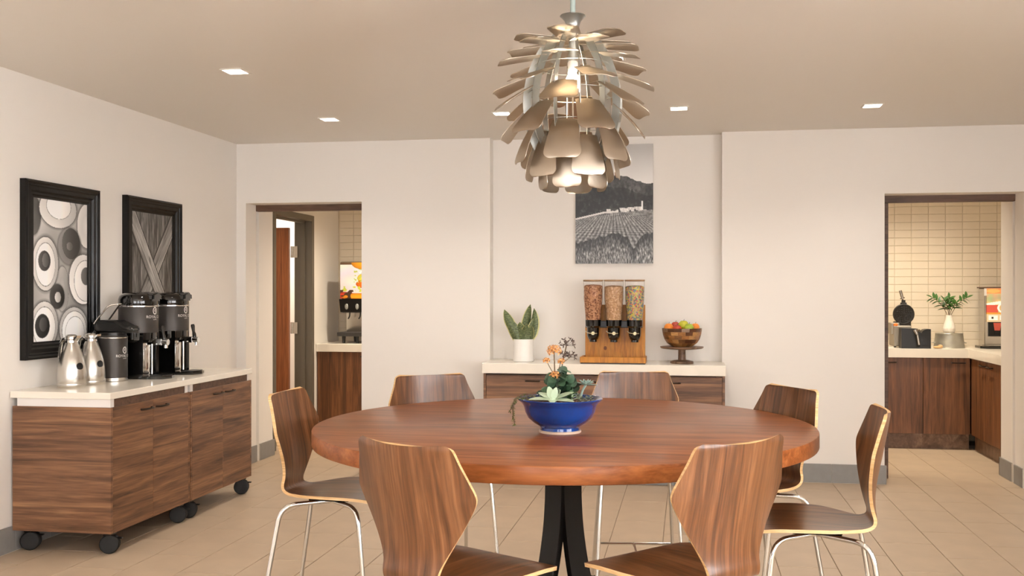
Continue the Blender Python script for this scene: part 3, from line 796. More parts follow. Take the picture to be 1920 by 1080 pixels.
# snake plant
px_, py_ = -1.236, 7.385
t = thing('snake_plant', 'snake plant in a white cylinder pot on the niche worktop', 'potted plant', (px_, py_, NZ))
obj('pot', lathe(NB(), [(.074, 0), (.080, .004), (.080, .012), (.0765, .05), (.0765, .168), (.073, .170), (.071, .166), (.071, .150)], 40, (px_, py_, NZ), cap=False), M['pot'], t)
obj('pot_base', lathe(NB(), [(.0, .002), (.074, .002)], 40, (px_, py_, NZ), cap=False), M['pot'], t)
obj('soil', lathe(NB(), [(0, .152), (.072, .150)], 32, (px_, py_, NZ), cap=False), M['soil'], t)
def blade(base, tip, width, bend, facing):
    b = NB(); base, tip = Vector(base), Vector(tip); d = tip - base; n = 10
    s0 = Vector((math.cos(facing), math.sin(facing), 0)); f = d.cross(s0).normalized()
    rows = []
    for i in range(n + 1):
        tt = i / n; p = base + d * tt + f * bend * math.sin(PI * tt) - Vector((0, 0, 0))
        prof = (.55 + .45 * math.sin(PI * min(1, tt * 1.5))) if tt < .45 else max(.02, math.cos((tt - .45) / .55 * PI / 2) ** .75)
        wv = width * 1.1 / 2 * prof; s = (s0 + Vector((0, 0, .18 * math.sin(tt * 7 + facing * 9)))).normalized()
        rows.append([b.verts.new(p + s * wv * k + f * (abs(k) ** 2) * wv * .55) for k in (-1, -.84, -.4, 0, .4, .84, 1)])
    for a, c_ in zip(rows, rows[1:]):
        for k in range(6):
            q = b.faces.new((a[k], a[k + 1], c_[k + 1], c_[k])); q.material_index = 1 if k in (0, 5) else 0
    return obj('leaf', b, [M['snake'], M['snake_edge']], t, 60)
B0 = (px_, py_, NZ + .15)
for (dx, dy, tx, ty, tz, wd, bd, fc) in ((-.035, 0, -.145, -.02, .395, .085, -.03, .2), (.0, -.03, -.02, -.05, .30, .085, .01, 0), (.01, .01, .055, .0, .435, .075, .02, .5), (.035, .01, .078, .02, .405, .085, .02, -.5),
        (.05, -.01, .075, .02, .33, .06, .0, .6), (.05, -.025, .068, -.045, .275, .07, .01, .4), (-.04, -.02, -.075, -.03, .31, .085, .0, -.1), (.0, .03, .03, .06, .36, .07, .01, .1), (.02, -.035, .03, -.06, .285, .075, .01, .15)):
    blade((px_ + dx, py_ + dy, NZ + .14), (px_ + tx, py_ + ty, NZ + tz), wd, bd, fc)

# cereal dispenser
dx0, dx1, dyf = -.786, -.304, 7.205
t = thing('cereal_dispenser', 'triple cereal dispenser on a honey pine stand', 'dispenser', (-.545, 7.31, NZ))
T = lambda n, bm, m, p=None, s=35: obj(n, bm, m, p or t, s)
T('foot_strip', box(dx0 + .004, dx1 - .004, dyf + .006, 7.43, NZ, NZ + .010), M['black'], s=0)
b = NB(); bx(b, dx0, dx1, dyf, dyf + .022, NZ + .008, NZ + .050, bev=.002); bx(b, dx0, dx0 + .022, dyf + .022, 7.42, NZ + .008, NZ + .050, bev=.002); bx(b, dx1 - .022, dx1, dyf + .022, 7.42, NZ + .008, NZ + .050, bev=.002); bx(b, dx0 + .02, dx1 - .02, dyf + .02, 7.42, NZ + .010, NZ + .024)
T('tray', b, M['pine'], s=0)
bk = T('back_board', box(dx0 + .020, dx1 - .012, 7.405, 7.432, NZ + .022, NZ + .432, bev=.002), M['pine'], s=0)
kn = NB(); lathe(kn, [(0, 0), (.012, 0)], 20, cap=False); bmesh.ops.rotate(kn, verts=kn.verts, matrix=Matrix.Rotation(PI / 2, 3, 'X')); bmesh.ops.scale(kn, verts=kn.verts, vec=(1, 1, 1.25)); bmesh.ops.translate(kn, verts=kn.verts, vec=(-.615, 7.4045, NZ + .105)); T('knot', kn, M['pineb'], bk)
T('bracket', box(dx0 + .030, dx1 - .030, 7.325, 7.405, NZ + .262, NZ + .312, bev=.003), M['black'], s=0)
for k, (mm, fillz) in enumerate((('flakes', .585), ('puffs', .578), ('hoops', .578))):
    cx_ = dx0 + .088 + .1545 * k; cc = (cx_, 7.318, NZ)
    T('canister', lathe(NB(), [(.058, .315), (.060, .36), (.066, .42), (.071, .48), (.072, .61), (.0705, .61), (.0695, .48), (.0645, .42), (.0585, .36), (.0565, .317)], 36, cc, cap=False), M['glass'])
    T('cereal', lathe(NB(), [(0, .318), (.0555, .318), (.0575, .36), (.0635, .42), (.0685, .48), (.0695, fillz - .012), (.05, fillz - .004), (0, fillz)], 32, cc, cap=False), M[mm])
    T('lid', lathe(NB(), [(0, .606), (.068, .606), (.0745, .609), (.0745, .618), (0, .619)], 36, cc, cap=False), M['lidwood'])
    b = NB(); lathe(b, [(.060, .320), (.058, .275), (.046, .262), (.045, .205), (.036, .178), (.028, .172), (.028, .156), (0, .156)], 28, cc, cap=False); lathe(b, [(0, .320), (.060, .320)], 28, cc, cap=False)
    va = T('valve', b, M['gloss'])
    b = NB(); lathe(b, [(.013, 0), (.013, .012), (.011, .016), (0, .016)], 18); bmesh.ops.rotate(b, verts=b.verts, matrix=Matrix.Rotation(PI / 2, 3, 'X')); bmesh.ops.translate(b, verts=b.verts, vec=(cx_ + .004, 7.272, NZ + .222)); T('knob', b, M['brass'], va)
    b = NB(); tube(b, smooth_path([(cx_ - .052, 7.262, NZ + .240), (cx_ - .035, 7.256, NZ + .226), (cx_, 7.256, NZ + .222), (cx_ + .035, 7.258, NZ + .222)], 4), .0032, 8); T('paddle', b, M['brass'], va)

# cake stand, bowl of blocks, fruit
fx, fy = -.044, 7.372
t = thing('cake_stand', 'dark wooden cake stand under the fruit bowl', 'cake stand', (fx, fy, NZ))
obj('foot', lathe(NB(), [(0, 0), (.083, 0), (.086, .006), (.083, .015), (.06, .022), (.030, .026), (.0, .026)], 40, (fx, fy, NZ), cap=False), M['standwood'], t)
obj('stem', lathe(NB(), [(.030, .022), (.028, .04), (.027, .095), (.032, .106)], 32, (fx, fy, NZ)), M['standwood'], t)
obj('plate', lathe(NB(), [(0, .102), (.10, .104), (.150, .110), (.158, .116), (.160, .124), (.154, .1245), (.148, .1235), (0, .1235)], 56, (fx, fy, NZ), cap=False), M['standwood'], t)
BZ = NZ + .1245
t = thing('fruit_bowl', 'round wooden bowl of glued blocks on the cake stand', 'bowl', (fx, fy, BZ))
prof = [(.075, .0), (.112, .028), (.130, .056), (.139, .084), (.144, .110), (.147, .136)]
inn = [(.060, .010), (.100, .034), (.119, .060), (.129, .086), (.135, .110), (.138, .136)]
n = 16
for r in range(len(prof) - 1):
    for k in range(n):
        b = NB(); a0 = 2 * PI * (k + (r % 2) * .5) / n + .003; a1 = a0 + 2 * PI / n - .006; m_ = 3
        P = lambda rr, zz, a: b.verts.new((fx + rr * math.cos(a), fy + rr * math.sin(a), BZ + zz))
        A = [[P(prof[r][0], prof[r][1], a0 + (a1 - a0) * i / m_) for i in range(m_ + 1)], [P(prof[r + 1][0], prof[r + 1][1] - .0006, a0 + (a1 - a0) * i / m_) for i in range(m_ + 1)],
             [P(inn[r + 1][0], inn[r + 1][1] - .0006, a0 + (a1 - a0) * i / m_) for i in range(m_ + 1)], [P(inn[r][0], inn[r][1], a0 + (a1 - a0) * i / m_) for i in range(m_ + 1)]]
        for s in range(4):
            for i in range(m_): b.faces.new((A[s][i], A[s][i + 1], A[(s + 1) % 4][i + 1], A[(s + 1) % 4][i]))
        b.faces.new([A[s][0] for s in range(4)]); b.faces.new([A[3 - s][m_] for s in range(4)])
        bmesh.ops.recalc_face_normals(b, faces=b.faces)
        obj('block', b, BOWLW[random.choice([0, 1, 1, 2, 2, 3, 4])] if r < 4 else BOWLW[3 if k % 3 else 4], t, 30)
obj('base', lathe(NB(), [(0, 0), (.075, 0), (.062, .011), (0, .011)], 32, (fx, fy, BZ), cap=False), BOWLW[3], t)
def fruit_thing(name, x, y, z, r, col, label, cat, sz=.95, group='fruit in the wooden bowl', tilt=.3):
    t = thing(name, label, cat, (x, y, z - r * sz), group=group)
    b = NB(); pr = []
    for i in range(15):
        a = PI * i / 14; rr = math.sin(a) * r * (1 + .06 * math.cos(a)); dz = r * sz * (1 - .12 * math.exp(-(rr / (r * .3)) ** 2)) * -math.cos(a)
        pr.append((max(rr, 0) if 0 < i < 14 else 0, r * sz + dz))
    lathe(b, pr, 28, (x, y, z - r * sz), cap=False)
    obj('flesh', b, col, t)
    b = NB(); tube(b, smooth_path([(x, y, z + r * sz * .80), (x + .002, y, z + r * sz * .98), (x + .006, y - .003, z + r * sz + .008)], 3), .0016, 6); obj('stalk', b, M['stem'], t)
FR = {'orange': mat('orange_peel', srgb(236, 142, 52), .45, var=.08, vscale=30, bump=.25, bscale=260), 'red': mat('red_apple', srgb(204, 74, 48), .25, var=.3, vscale=25, coat=.3),
      'green': mat('green_apple', srgb(166, 186, 58), .25, var=.12, vscale=20, coat=.3), 'yellow': mat('yellow_green_apple', srgb(196, 190, 52), .25, var=.15, vscale=18, coat=.3)}
fz = BZ + .135
fruit_thing('orange', fx - .096, fy - .030, fz + .006, .034, FR['orange'], 'orange at the edge of the bowl beside the red apples', 'orange')
fruit_thing('apple', fx - .034, fy - .078, fz - .004, .034, FR['red'], 'red apple in front, between the orange and the green apples', 'apple')
fruit_thing('apple', fx - .048, fy + .035, fz + .016, .034, FR['red'], 'red apple lying behind the front red apple', 'apple')
fruit_thing('apple', fx + .012, fy - .020, fz + .022, .040, FR['yellow'], 'yellow-green apple on top of the bowl', 'apple')
fruit_thing('apple', fx + .052, fy - .070, fz + .004, .036, FR['green'], 'bright green apple beside the yellow-green one', 'apple')
fruit_thing('orange', fx + .097, fy + .0, fz + .008, .032, FR['orange'], 'orange at the edge of the bowl beside the green apple', 'orange')
fruit_thing('orange', fx - .02, fy + .085, fz - .012, .036, FR['orange'], 'orange at the back of the bowl near the wall', 'orange')
for (ax, ay, al) in ((-.05, -.02, 'green apple low in the bowl under the red ones'), (.035, .01, 'green apple low in the bowl under the yellow-green one')):
    fruit_thing('apple', fx + ax, fy + ay, BZ + .078 - .02, .038, FR['green'], al, 'apple')

# ------------------------------------------------------------------ round table
TX, TY, TR, TZ = -.4597, 3.6485, .9189, .914
t = thing('round_table', 'large round walnut table on a black steel pedestal', 'table', (TX, TY, 0))
b = NB(); lathe(b, [(0, .859), (TR - .006, .859), (TR - .002, .8605), (TR, .8645), (TR, .9095), (TR - .0015, .9128), (TR - .005, .914), (0, .914)], 160, (TX, TY, 0), cap=False)
obj('table_top', b, M['tabletop'], t, 40)
def bar_leg(ang):
    b = NB(); pts = smooth_path([(.040, 0, .850), (.040, 0, .72), (.042, 0, .62), (.054, 0, .50), (.086, 0, .35), (.140, 0, .21), (.230, 0, .085), (.33, 0, .026), (.44, 0, .012)], 5)
    rows = []
    for i, p in enumerate(pts):
        q = pts[min(i + 1, len(pts) - 1)] - pts[max(i - 1, 0)]; q.normalize(); nn = Vector((q.z, 0, -q.x))
        if nn.x < 0 and i < 3: nn = -nn
        w_ = .044; th = .012
        rows.append([b.verts.new(p + nn * sx * th + Vector((0, sy * w_, 0))) for sx, sy in ((-1, -1), (1, -1), (1, 1), (-1, 1))])
    for a, c_ in zip(rows, rows[1:]):
        for k in range(4): b.faces.new((a[k], a[(k + 1) % 4], c_[(k + 1) % 4], c_[k]))
    b.faces.new(rows[0][::-1]); b.faces.new(rows[-1])
    bmesh.ops.recalc_face_normals(b, faces=b.faces)
    bmesh.ops.rotate(b, verts=b.verts, matrix=Matrix.Rotation(ang, 3, 'Z')); bmesh.ops.translate(b, verts=b.verts, vec=(TX, TY, 0))
    o = obj('leg', b, M['steelblack'], t, 30)
for k in range(4): bar_leg(PI / 4 + k * PI / 2 + .10)
obj('mounting_plate', box(TX - .25, TX + .25, TY - .25, TY + .25, .846, .859, bev=.002), M['steelblack'], t, 0)

# ------------------------------------------------------------------ chairs
def chair_shell():
    st = [(.0, 1.014, .146, .026), (.0007, 1.010, .160, .028), (.0022, 1.000, .170, .030), (.0075, .965, .180, .037), (.016, .92, .197, .044), (.022, .89, .208, .048), (.0255, .872, .210, .048), (.030, .850, .200, .045), (.039, .802, .168, .036), (.045, .760, .138, .026),
          (.047, .725, .115, .018), (.046, .697, .101, .012), (.044, .672, .097, .007), (.048, .652, .096, .005), (.062, .640, .100, .004), (.086, .634, .111, .004), (.125, .634, .140, .006),
          (.17, .636, .172, .008), (.215, .638, .192, .009), (.28, .640, .203, .008), (.36, .639, .201, .006), (.42, .634, .192, .003), (.442, .631, .182, .001), (.452, .629, .166, 0), (.455, .628, .140, 0)]
    # resample
    pts = []; k = 3
    P = [Vector(s) if False else s for s in st]
    for i in range(len(P) - 1):
        p0, p1, p2, p3 = P[max(i - 1, 0)], P[i], P[i + 1], P[min(i + 2, len(P) - 1)]
        for j in range(k):
            q = j / k
            pts.append(tuple(.5 * (2 * p1[c] + (p2[c] - p0[c]) * q + (2 * p0[c] - 5 * p1[c] + 4 * p2[c] - p3[c]) * q * q + (3 * p1[c] - p0[c] - 3 * p2[c] + p3[c]) * q ** 3) for c in range(4)))
    pts.append(P[-1])
    n = 14; th = .011
    b = bmesh.new(); uvl = b.loops.layers.uv.new('UVMap')
    top, bot, UV = [], [], {}
    s = 0; grid = []
    for i, (u, z, hw, c) in enumerate(pts):
        if i: s += math.hypot(u - pts[i - 1][0], z - pts[i - 1][1])
        a, d = pts[max(i - 1, 0)], pts[min(i + 1, len(pts) - 1)]
        tx, tz = d[0] - a[0], d[1] - a[1]; l = math.hypot(tx, tz); nx, nzz = -tz / l, tx / l   # towards the sitter
        row = []
        for j in range(n + 1):
            q = -1 + 2 * j / n; x = hw * q
            row.append((Vector((x, u - .2 + nx * c * q * q, z + nzz * c * q * q)), (x, s)))
        grid.append(row)
    def nrm(i, j):
        a = grid[min(i + 1, len(grid) - 1)][j][0] - grid[max(i - 1, 0)][j][0]; d = grid[i][min(j + 1, n)][0] - grid[i][max(j - 1, 0)][0]
        return d.cross(a).normalized()
    for i, row in enumerate(grid):
        tr, br = [], []
        for j, (p, uv) in enumerate(row):
            N_ = nrm(i, j)
            v1 = b.verts.new(p + N_ * th / 2); v2 = b.verts.new(p - N_ * th / 2); UV[v1] = uv; UV[v2] = (uv[0] + .7, uv[1])
            tr.append(v1); br.append(v2)
        top.append(tr); bot.append(br)
    def face(vs, mi):
        f = b.faces.new(vs); f.material_index = mi
        for lp in f.loops: lp[uvl].uv = UV[lp.vert]
    R_ = len(grid)
    for i in range(R_ - 1):
        for j in range(n):
            face((top[i][j], top[i + 1][j], top[i + 1][j + 1], top[i][j + 1]), 0); face((bot[i][j], bot[i][j + 1], bot[i + 1][j + 1], bot[i + 1][j]), 0)
        face((top[i][0], bot[i][0], bot[i + 1][0], top[i + 1][0]), 1); face((top[i][n], top[i + 1][n], bot[i + 1][n], bot[i][n]), 1)
    for j in range(n):
        face((top[0][j], top[0][j + 1], bot[0][j + 1], bot[0][j]), 1); face((top[-1][j], bot[-1][j], bot[-1][j + 1], top[-1][j + 1]), 1)
    bmesh.ops.recalc_face_normals(b, faces=b.faces)
    return b
def make_chair():
    t = thing('dining_chair', 'chair', 'chair', (0, 0, 0), 0.0, 'moulded plywood counter chairs round the table')
    T = lambda n, bm, m, p=t, s=40: obj(n, bm, m, p, s, local=True)
    T('seat_shell', chair_shell(), [M['shell'], M['ply']], s=50)
    legs = {}
    for sx in (-1, 1):
        for nm, path in (('rear', [(.05 * sx, .03, .608), (.160 * sx, -.128, .606), (.200 * sx, -.228, .004)]), ('front', [(.05 * sx, .03, .608), (.165 * sx, .170, .606), (.200 * sx, .235, .004)])):
            b = NB(); tube(b, fillet(path, .06, 7), .0088, 10)
            lg = T('leg', b, M['chrome']); legs[(sx, nm)] = path
            f = path[-1]; g = NB(); lathe(g, [(.011, 0), (.012, .003), (.012, .010), (.009, .012)], 12, (f[0], f[1], 0)); T('foot_cap', g, M['rubber'], lg)
    def on(k, z):
        p = legs[k]; a, c_ = Vector(p[1]), Vector(p[2]); q = (a.z - z) / (a.z - c_.z); return a + (c_ - a) * q
    b = NB(); z = .175
    tube(b, [on((-1, 'front'), z), on((1, 'front'), z)], .0075, 8)
    tube(b, [on((-1, 'rear'), z), on((1, 'rear'), z)], .0065, 8)
    tube(b, [(0, on((1, 'rear'), z).y, z), (0, on((1, 'front'), z).y, z)], .0065, 8)
    T('footrest', b, M['chrome'])
    b = NB(); bx(b, -.09, .09, -.05, .11, .611, .630, bev=.006, seg=2); T('mounting_plate', b, M['steelblack'])
    return t
proto = make_chair()
CH = [(-1.572, 3.64, 0, 'walnut plywood counter chair nearest the rolling coffee cabinets'),
      (-1.207, 4.50, -57, 'walnut plywood counter chair between the cabinet-side chair and the one before the drawers'),
      (-.262, 4.83, -83, 'walnut plywood counter chair in front of the niche drawers'),
      (.440, 4.125, 211, 'walnut plywood counter chair between the chair before the drawers and the one nearest the galley'),
      (.650, 3.385, 177, 'walnut plywood counter chair nearest the tiled-galley doorway'),
      (.156, 2.594, 136, 'walnut plywood counter chair opposite the niche, on the tiled-galley side'),
      (-.735, 2.425, 61, 'walnut plywood counter chair opposite the niche, on the rolling cabinets side')]
for i, (bx_, by_, ang, lab) in enumerate(CH):
    o = proto if i == 0 else copy_tree(proto)
    a = math.radians(ang)
    o.location = (bx_ + .2 * math.cos(a), by_ + .2 * math.sin(a), 0); o.rotation_euler = (0, 0, a - PI / 2); o['label'] = lab

# ------------------------------------------------------------------ pendant lamp
LX, LY = -.445, 3.83
t = thing('pendant_lamp', 'leafy brushed-metal pendant lamp hanging over the round table', 'lamp', (LX, LY, 1.78))
T = lambda n, bm, m, p=None, s=40: obj(n, bm, m, p or t, s)
C0 = (LX, LY, 0)
T('ceiling_cup', lathe(NB(), [(.010, 2.548), (.019, 2.552), (.03, 2.57), (.06, 2.60), (.062, 2.606)], 32, C0), M['alu'])
T('rod', lathe(NB(), [(.0105, 2.47), (.0105, 2.56)], 16, C0), M['rod'])
T('trumpet_cap', lathe(NB(), [(.0225, 2.398), (.0225, 2.425), (.025, 2.445), (.032, 2.464), (.044, 2.478), (.051, 2.483), (.049, 2.486), (.03, 2.484)], 36, C0), M['alu'])
T('top_disc', lathe(NB(), [(.0, 2.398), (.085, 2.392), (.088, 2.395), (.0, 2.402)], 36, C0, cap=False), M['nickel'])
T('stem', lathe(NB(), [(.016, 2.29), (.016, 2.40)], 16, C0), M['alu'])
T('socket', lathe(NB(), [(.014, 2.255), (.019, 2.27), (.021, 2.30), (.014, 2.31)], 20, C0), M['pot'])
T('inner_rod', lathe(NB(), [(.004, 1.95), (.004, 2.20)], 10, C0), M['nickel'])
bl = T('bulb', lathe(NB(), [(0, 2.195), (.012, 2.197), (.024, 2.206), (.030, 2.222), (.028, 2.238), (.018, 2.254), (.013, 2.262)], 24, C0), M['bulb'])
pl = bpy.data.lights.new('bulb_light', 'POINT'); pl.energy = 14; pl.color = (1, .80, .58); pl.shadow_soft_size = .033
po = bpy.data.objects.new('bulb_light', pl); COL.objects.link(po); po.parent = bl; po.location = (0, 0, 2.225 - 1.78)
cage = smooth_path([(.080, 0, 2.394), (.118, 0, 2.345), (.150, 0, 2.285), (.172, 0, 2.215), (.180, 0, 2.14), (.172, 0, 2.06), (.150, 0, 1.99), (.118, 0, 1.93), (.085, 0, 1.89)], 4)
for k in range(12):
    b = NB(); rows = []
    for i, p in enumerate(cage):
        q = (cage[min(i + 1, len(cage) - 1)] - cage[max(i - 1, 0)]).normalized(); nn = Vector((-q.z, 0, q.x))
        rows.append([b.verts.new(p + nn * sx * .016 + Vector((0, sy * .0011, 0))) for sx, sy in ((-1, -1), (1, -1), (1, 1), (-1, 1))])
    for a, c_ in zip(rows, rows[1:]):
        for s in range(4): b.faces.new((a[s], a[(s + 1) % 4], c_[(s + 1) % 4], c_[s]))
    b.faces.new(rows[0][::-1]); b.faces.new(rows[-1]); bmesh.ops.recalc_face_normals(b, faces=b.faces)
    bmesh.ops.rotate(b, verts=b.verts, matrix=Matrix.Rotation(2 * PI * (k + .5) / 12, 3, 'Z')); bmesh.ops.translate(b, verts=b.verts, vec=C0)
    T('rib', b, M['alu'], s=30)
for rad, z in ((.150, 2.285), (.176, 2.18), (.172, 2.06), (.118, 1.93)):
    T('ring', lathe(NB(), [(rad - .004, z - .001), (rad + .001, z - .001), (rad + .001, z + .001), (rad - .004, z + .001), (rad - .004, z - .001)], 48, C0, cap=False), M['alu'])
ROWS = [(2.392, .080, 0, .150, .095, .122), (2.368, .102, 5, .155, .095, .126), (2.322, .134, 11, .165, .095, .134), (2.255, .163, 20, .165, .095, .142), (2.203, .176, 31, .160, .096, .148),
        (2.130, .180, 45, .158, .098, .150), (2.056, .172, 63, .155, .098, .148), (2.000, .155, 71, .150, .094, .138), (1.948, .126, 80, .135, .080, .116)]
for ri, (z, r0, tilt, L_, w0, w1) in enumerate(ROWS):
    b = NB(); QS = [0, .2, .4, .6, .74, .83, .89, .935, .97, .99, 1.0]; n = len(QS) - 1; m_ = 6; th = .0011; rows_t, rows_b = [], []
    ti = math.radians(tilt); L_ += .012; r0 -= .012
    for i in range(n + 1):
        q = QS[i]
        a = ti * (.80 + .35 * q)
        px = r0 + L_ * q * math.cos(ti * (.90 + .17 * q)); pz = z - L_ * q * math.sin(ti * (.90 + .17 * q))
        hw = (w0 + (w1 - w0) * min(1, q * 1.1)) / 2
        rc = .030; qc = 1 - rc / L_
        if q > qc: hw -= rc * (1 - math.sqrt(max(0, 1 - ((q - qc) / (1 - qc)) ** 2)))
        nn = Vector((math.sin(a), 0, math.cos(a))); rt, rb = [], []
        for j in range(m_ + 1):
            y = -1 + 2 * j / m_; sag = .006 * y * y
            p = Vector((px, hw * y, pz)) - nn * sag
            rt.append(b.verts.new(p + nn * th)); rb.append(b.verts.new(p - nn * th))
        rows_t.append(rt); rows_b.append(rb)
    for i in range(n):
        for j in range(m_):
            b.faces.new((rows_t[i][j], rows_t[i + 1][j], rows_t[i + 1][j + 1], rows_t[i][j + 1])); b.faces.new((rows_b[i][j], rows_b[i][j + 1], rows_b[i + 1][j + 1], rows_b[i + 1][j]))
        b.faces.new((rows_t[i][0], rows_b[i][0], rows_b[i + 1][0], rows_t[i + 1][0])); b.faces.new((rows_t[i][m_], rows_t[i + 1][m_], rows_b[i + 1][m_], rows_b[i][m_]))
    for j in range(m_):
        b.faces.new((rows_t[n][j], rows_b[n][j], rows_b[n][j + 1], rows_t[n][j + 1])); b.faces.new((rows_t[0][j], rows_t[0][j + 1], rows_b[0][j + 1], rows_b[0][j]))
    bmesh.ops.recalc_face_normals(b, faces=b.faces)
    me = bpy.data.meshes.new('leaf'); b.to_mesh(me); b.free(); me.materials.append(M['nickel'])
    me.polygons.foreach_set('use_smooth', [True] * len(me.polygons)); me.set_sharp_from_angle(angle=math.radians(40))
    for k in range(6):
        a = 2 * PI * (k + (ri % 2) * .5) / 6 + math.radians(-94)
        child('leaf', me, t, (0, 0, -1.78), (0, 0, a))

# ------------------------------------------------------------------ recessed square downlights
def downlight(x, y, label, power=30, grp='square ceiling downlights', col=(1, .92, .82)):
    t = thing('downlight', label, 'downlight', (x, y, ZC - .006), group=grp)
    b = NB(); s = .062
    for (a0, a1, c0, c1) in ((-s, s, -s, -s + .010), (-s, s, s - .010, s), (-s, -s + .010, -s + .010, s - .010), (s - .010, s, -s + .010, s - .010)): bx(b, x + a0, x + a1, y + c0, y + c1, ZC - .006, ZC - .0005)
    obj('trim_ring', b, M['ceil'], t, 0)
    obj('diffuser', box(x - s + .010, x + s - .010, y - s + .010, y + s - .010, ZC - .003, ZC - .0005), M['led'], t, 0)
    l = bpy.data.lights.new('downlight_lamp', 'SPOT'); l.energy = power; l.color = col; l.spot_size = math.radians(135); l.spot_blend = 1; l.shadow_soft_size = .05
    lo = bpy.data.objects.new('downlight_lamp', l); COL.objects.link(lo); lo.parent = t; lo.location = (0, 0, -.008)
downlight(-2.43, 5.03, 'square downlight over the rolling coffee cabinets')
downlight(-2.455, 6.52, 'square downlight in front of the juice-machine doorway')
downlight(-1.232, 6.49, 'square downlight before the niche edge nearer the snake plant')
downlight(-.058, 6.49, 'square downlight in front of the niche over the fruit bowl')
downlight(1.171, 6.59, 'square downlight near the tiled-galley doorway')
downlight(-.381, 5.03, 'square downlight between the pendant lamp and the niche')
for x, y, l_ in ((-2.43, 3.5, 'between the left wall and the table'), (1.2, 3.5, 'between the table and the side window'), (-2.43, 1.5, 'near the left end of the rear windows'), (-.4, 1.5, 'before the pier between the rear windows'), (1.2, 1.5, 'in the corner of rear and side windows')): downlight(x, y, 'added square downlight ' + l_)  # unseen fittings continuing the grid, added for more light
for x, lab in ((-2.6, 'galley downlight above the juice machine counter'), (1.95, 'galley downlight above the waffle iron'), (-.3, 'galley downlight behind the niche wall')):
    downlight(x, 8.85, lab, 140, 'galley downlights', (1, .88, .70))
downlight(-4.4, 8.3, 'downlight in the side room before the open wooden door', 60, 'side room downlights', (1, .86, .66))
downlight(-4.4, 9.68, 'added downlight in the side room behind the open wooden door', 130, 'side room downlights', (1, .90, .76))  # unseen lamp, added to brighten the gap beside the door leaf

# ------------------------------------------------------------------ blue planter on the table
bx0, by0 = -.442, 3.415
t = thing('succulent_planter', 'blue glazed bowl planted with succulents on the round table', 'planter', (bx0, by0, TZ))
T = lambda n, bm, m, p=None, s=40: obj(n, bm, m, p or t, s)
C1 = (bx0, by0, TZ)
T('foot_ring', lathe(NB(), [(.070, 0), (.074, .0005), (.074, .007), (.070, .009)], 48, C1), M['clay'])
T('bowl', lathe(NB(), [(.069, .008), (.068, .018), (.071, .022), (.092, .034), (.112, .052), (.122, .072), (.127, .092), (.135, .105), (.147, .113), (.150, .117), (.147, .1195), (.138, .116), (.126, .106), (.118, .095)], 64, C1, cap=False), M['blue'])
so = NB(); R_ = 24
rings = []
for i in range(9):
    rr = .124 * i / 8
    rings.append([so.verts.new((bx0 + rr * math.cos(2 * PI * k / 40), by0 + rr * math.sin(2 * PI * k / 40), TZ + .103 + .014 * (1 - (i / 8) ** 2) + .004 * nz(rr * math.cos(k), rr * math.sin(k), 60))) for k in range(40)])
for a, c_ in zip(rings, rings[1:]):
    for k in range(40): so.faces.new((a[k], a[(k + 1) % 40], c_[(k + 1) % 40], c_[k]))
so.faces.new(rings[0])
o = T('soil', so, M['soil']); 
pb = NB()
for i in range(260):
    a = random.random() * 2 * PI; rr = .122 * math.sqrt(random.random()); s = random.uniform(.0018, .004)
    q = bmesh.new(); bmesh.ops.create_icosphere(q, subdivisions=1, radius=s)
    bmesh.ops.translate(q, verts=q.verts, vec=(bx0 + rr * math.cos(a), by0 + rr * math.sin(a), TZ + .104 + .014 * (1 - (rr / .124) ** 2))); merge(pb, q)
o = T('gravel', pb, mat('gravel', srgb(140, 112, 90), .8, var=.45, vscale=90), s=0); o['kind'] = 'stuff'
SZ = TZ + .112
# pale rosette hanging over the front rim
ros = T('pale_rosette', lathe(NB(), [(0, -.004), (.010, -.004), (.014, .006), (.006, .014), (0, .014)], 14, (bx0 - .012, by0 - .098, SZ + .006), cap=False), M['succ'])
rc = Vector((bx0 - .012, by0 - .098, SZ + .010))
lp = lambda q: math.sin(PI * (q * .86 + .10)) ** .75
for (dx, dy, dz, L_, w_) in ((-1, -.30, .10, .082, .044), (1, -.25, .03, .076, .040), (.95, .35, .42, .078, .040), (.30, -.25, 1, .046, .024), (-.80, .45, .40, .064, .038), (.1, -1, -.1, .035, .030), (.4, .6, .7, .05, .026), (-.35, .3, .9, .05, .026)):
    b = NB(); leaf_mesh(b, rc, (dx, dy, dz), (0, -.15, 1) if abs(dz) < .8 else (0, -1, .1), L_, w_, .12, lp, 10, thick=.004, fold=.18); bmesh.ops.recalc_face_normals(b, faces=b.faces); T('succulent_leaf', b, M['succ'], ros, 70)
# blue-grey rosette on the right
r2c = Vector((bx0 + .092, by0 - .012, SZ + .055))
st = NB(); tube(st, smooth_path([(bx0 + .070, by0, SZ - .006), (bx0 + .078, by0 - .004, SZ + .03), tuple(r2c)], 4), .004, 8); r2 = T('blue_rosette', st, M['succblue'])
for k in range(16):
    a = 2.399 * k; e = .1 + .06 * k; d = (math.cos(a) * math.cos(e), math.sin(a) * math.cos(e), math.sin(e))
    b = NB(); leaf_mesh(b, r2c, d, (-math.cos(a) * .3, -math.sin(a) * .3, 1), .042 - .0012 * k, .012, .15, lambda q: math.sin(PI * (q * .8 + .15)), 7, thick=.003); T('succulent_leaf', b, M['succblue'], r2, 70)
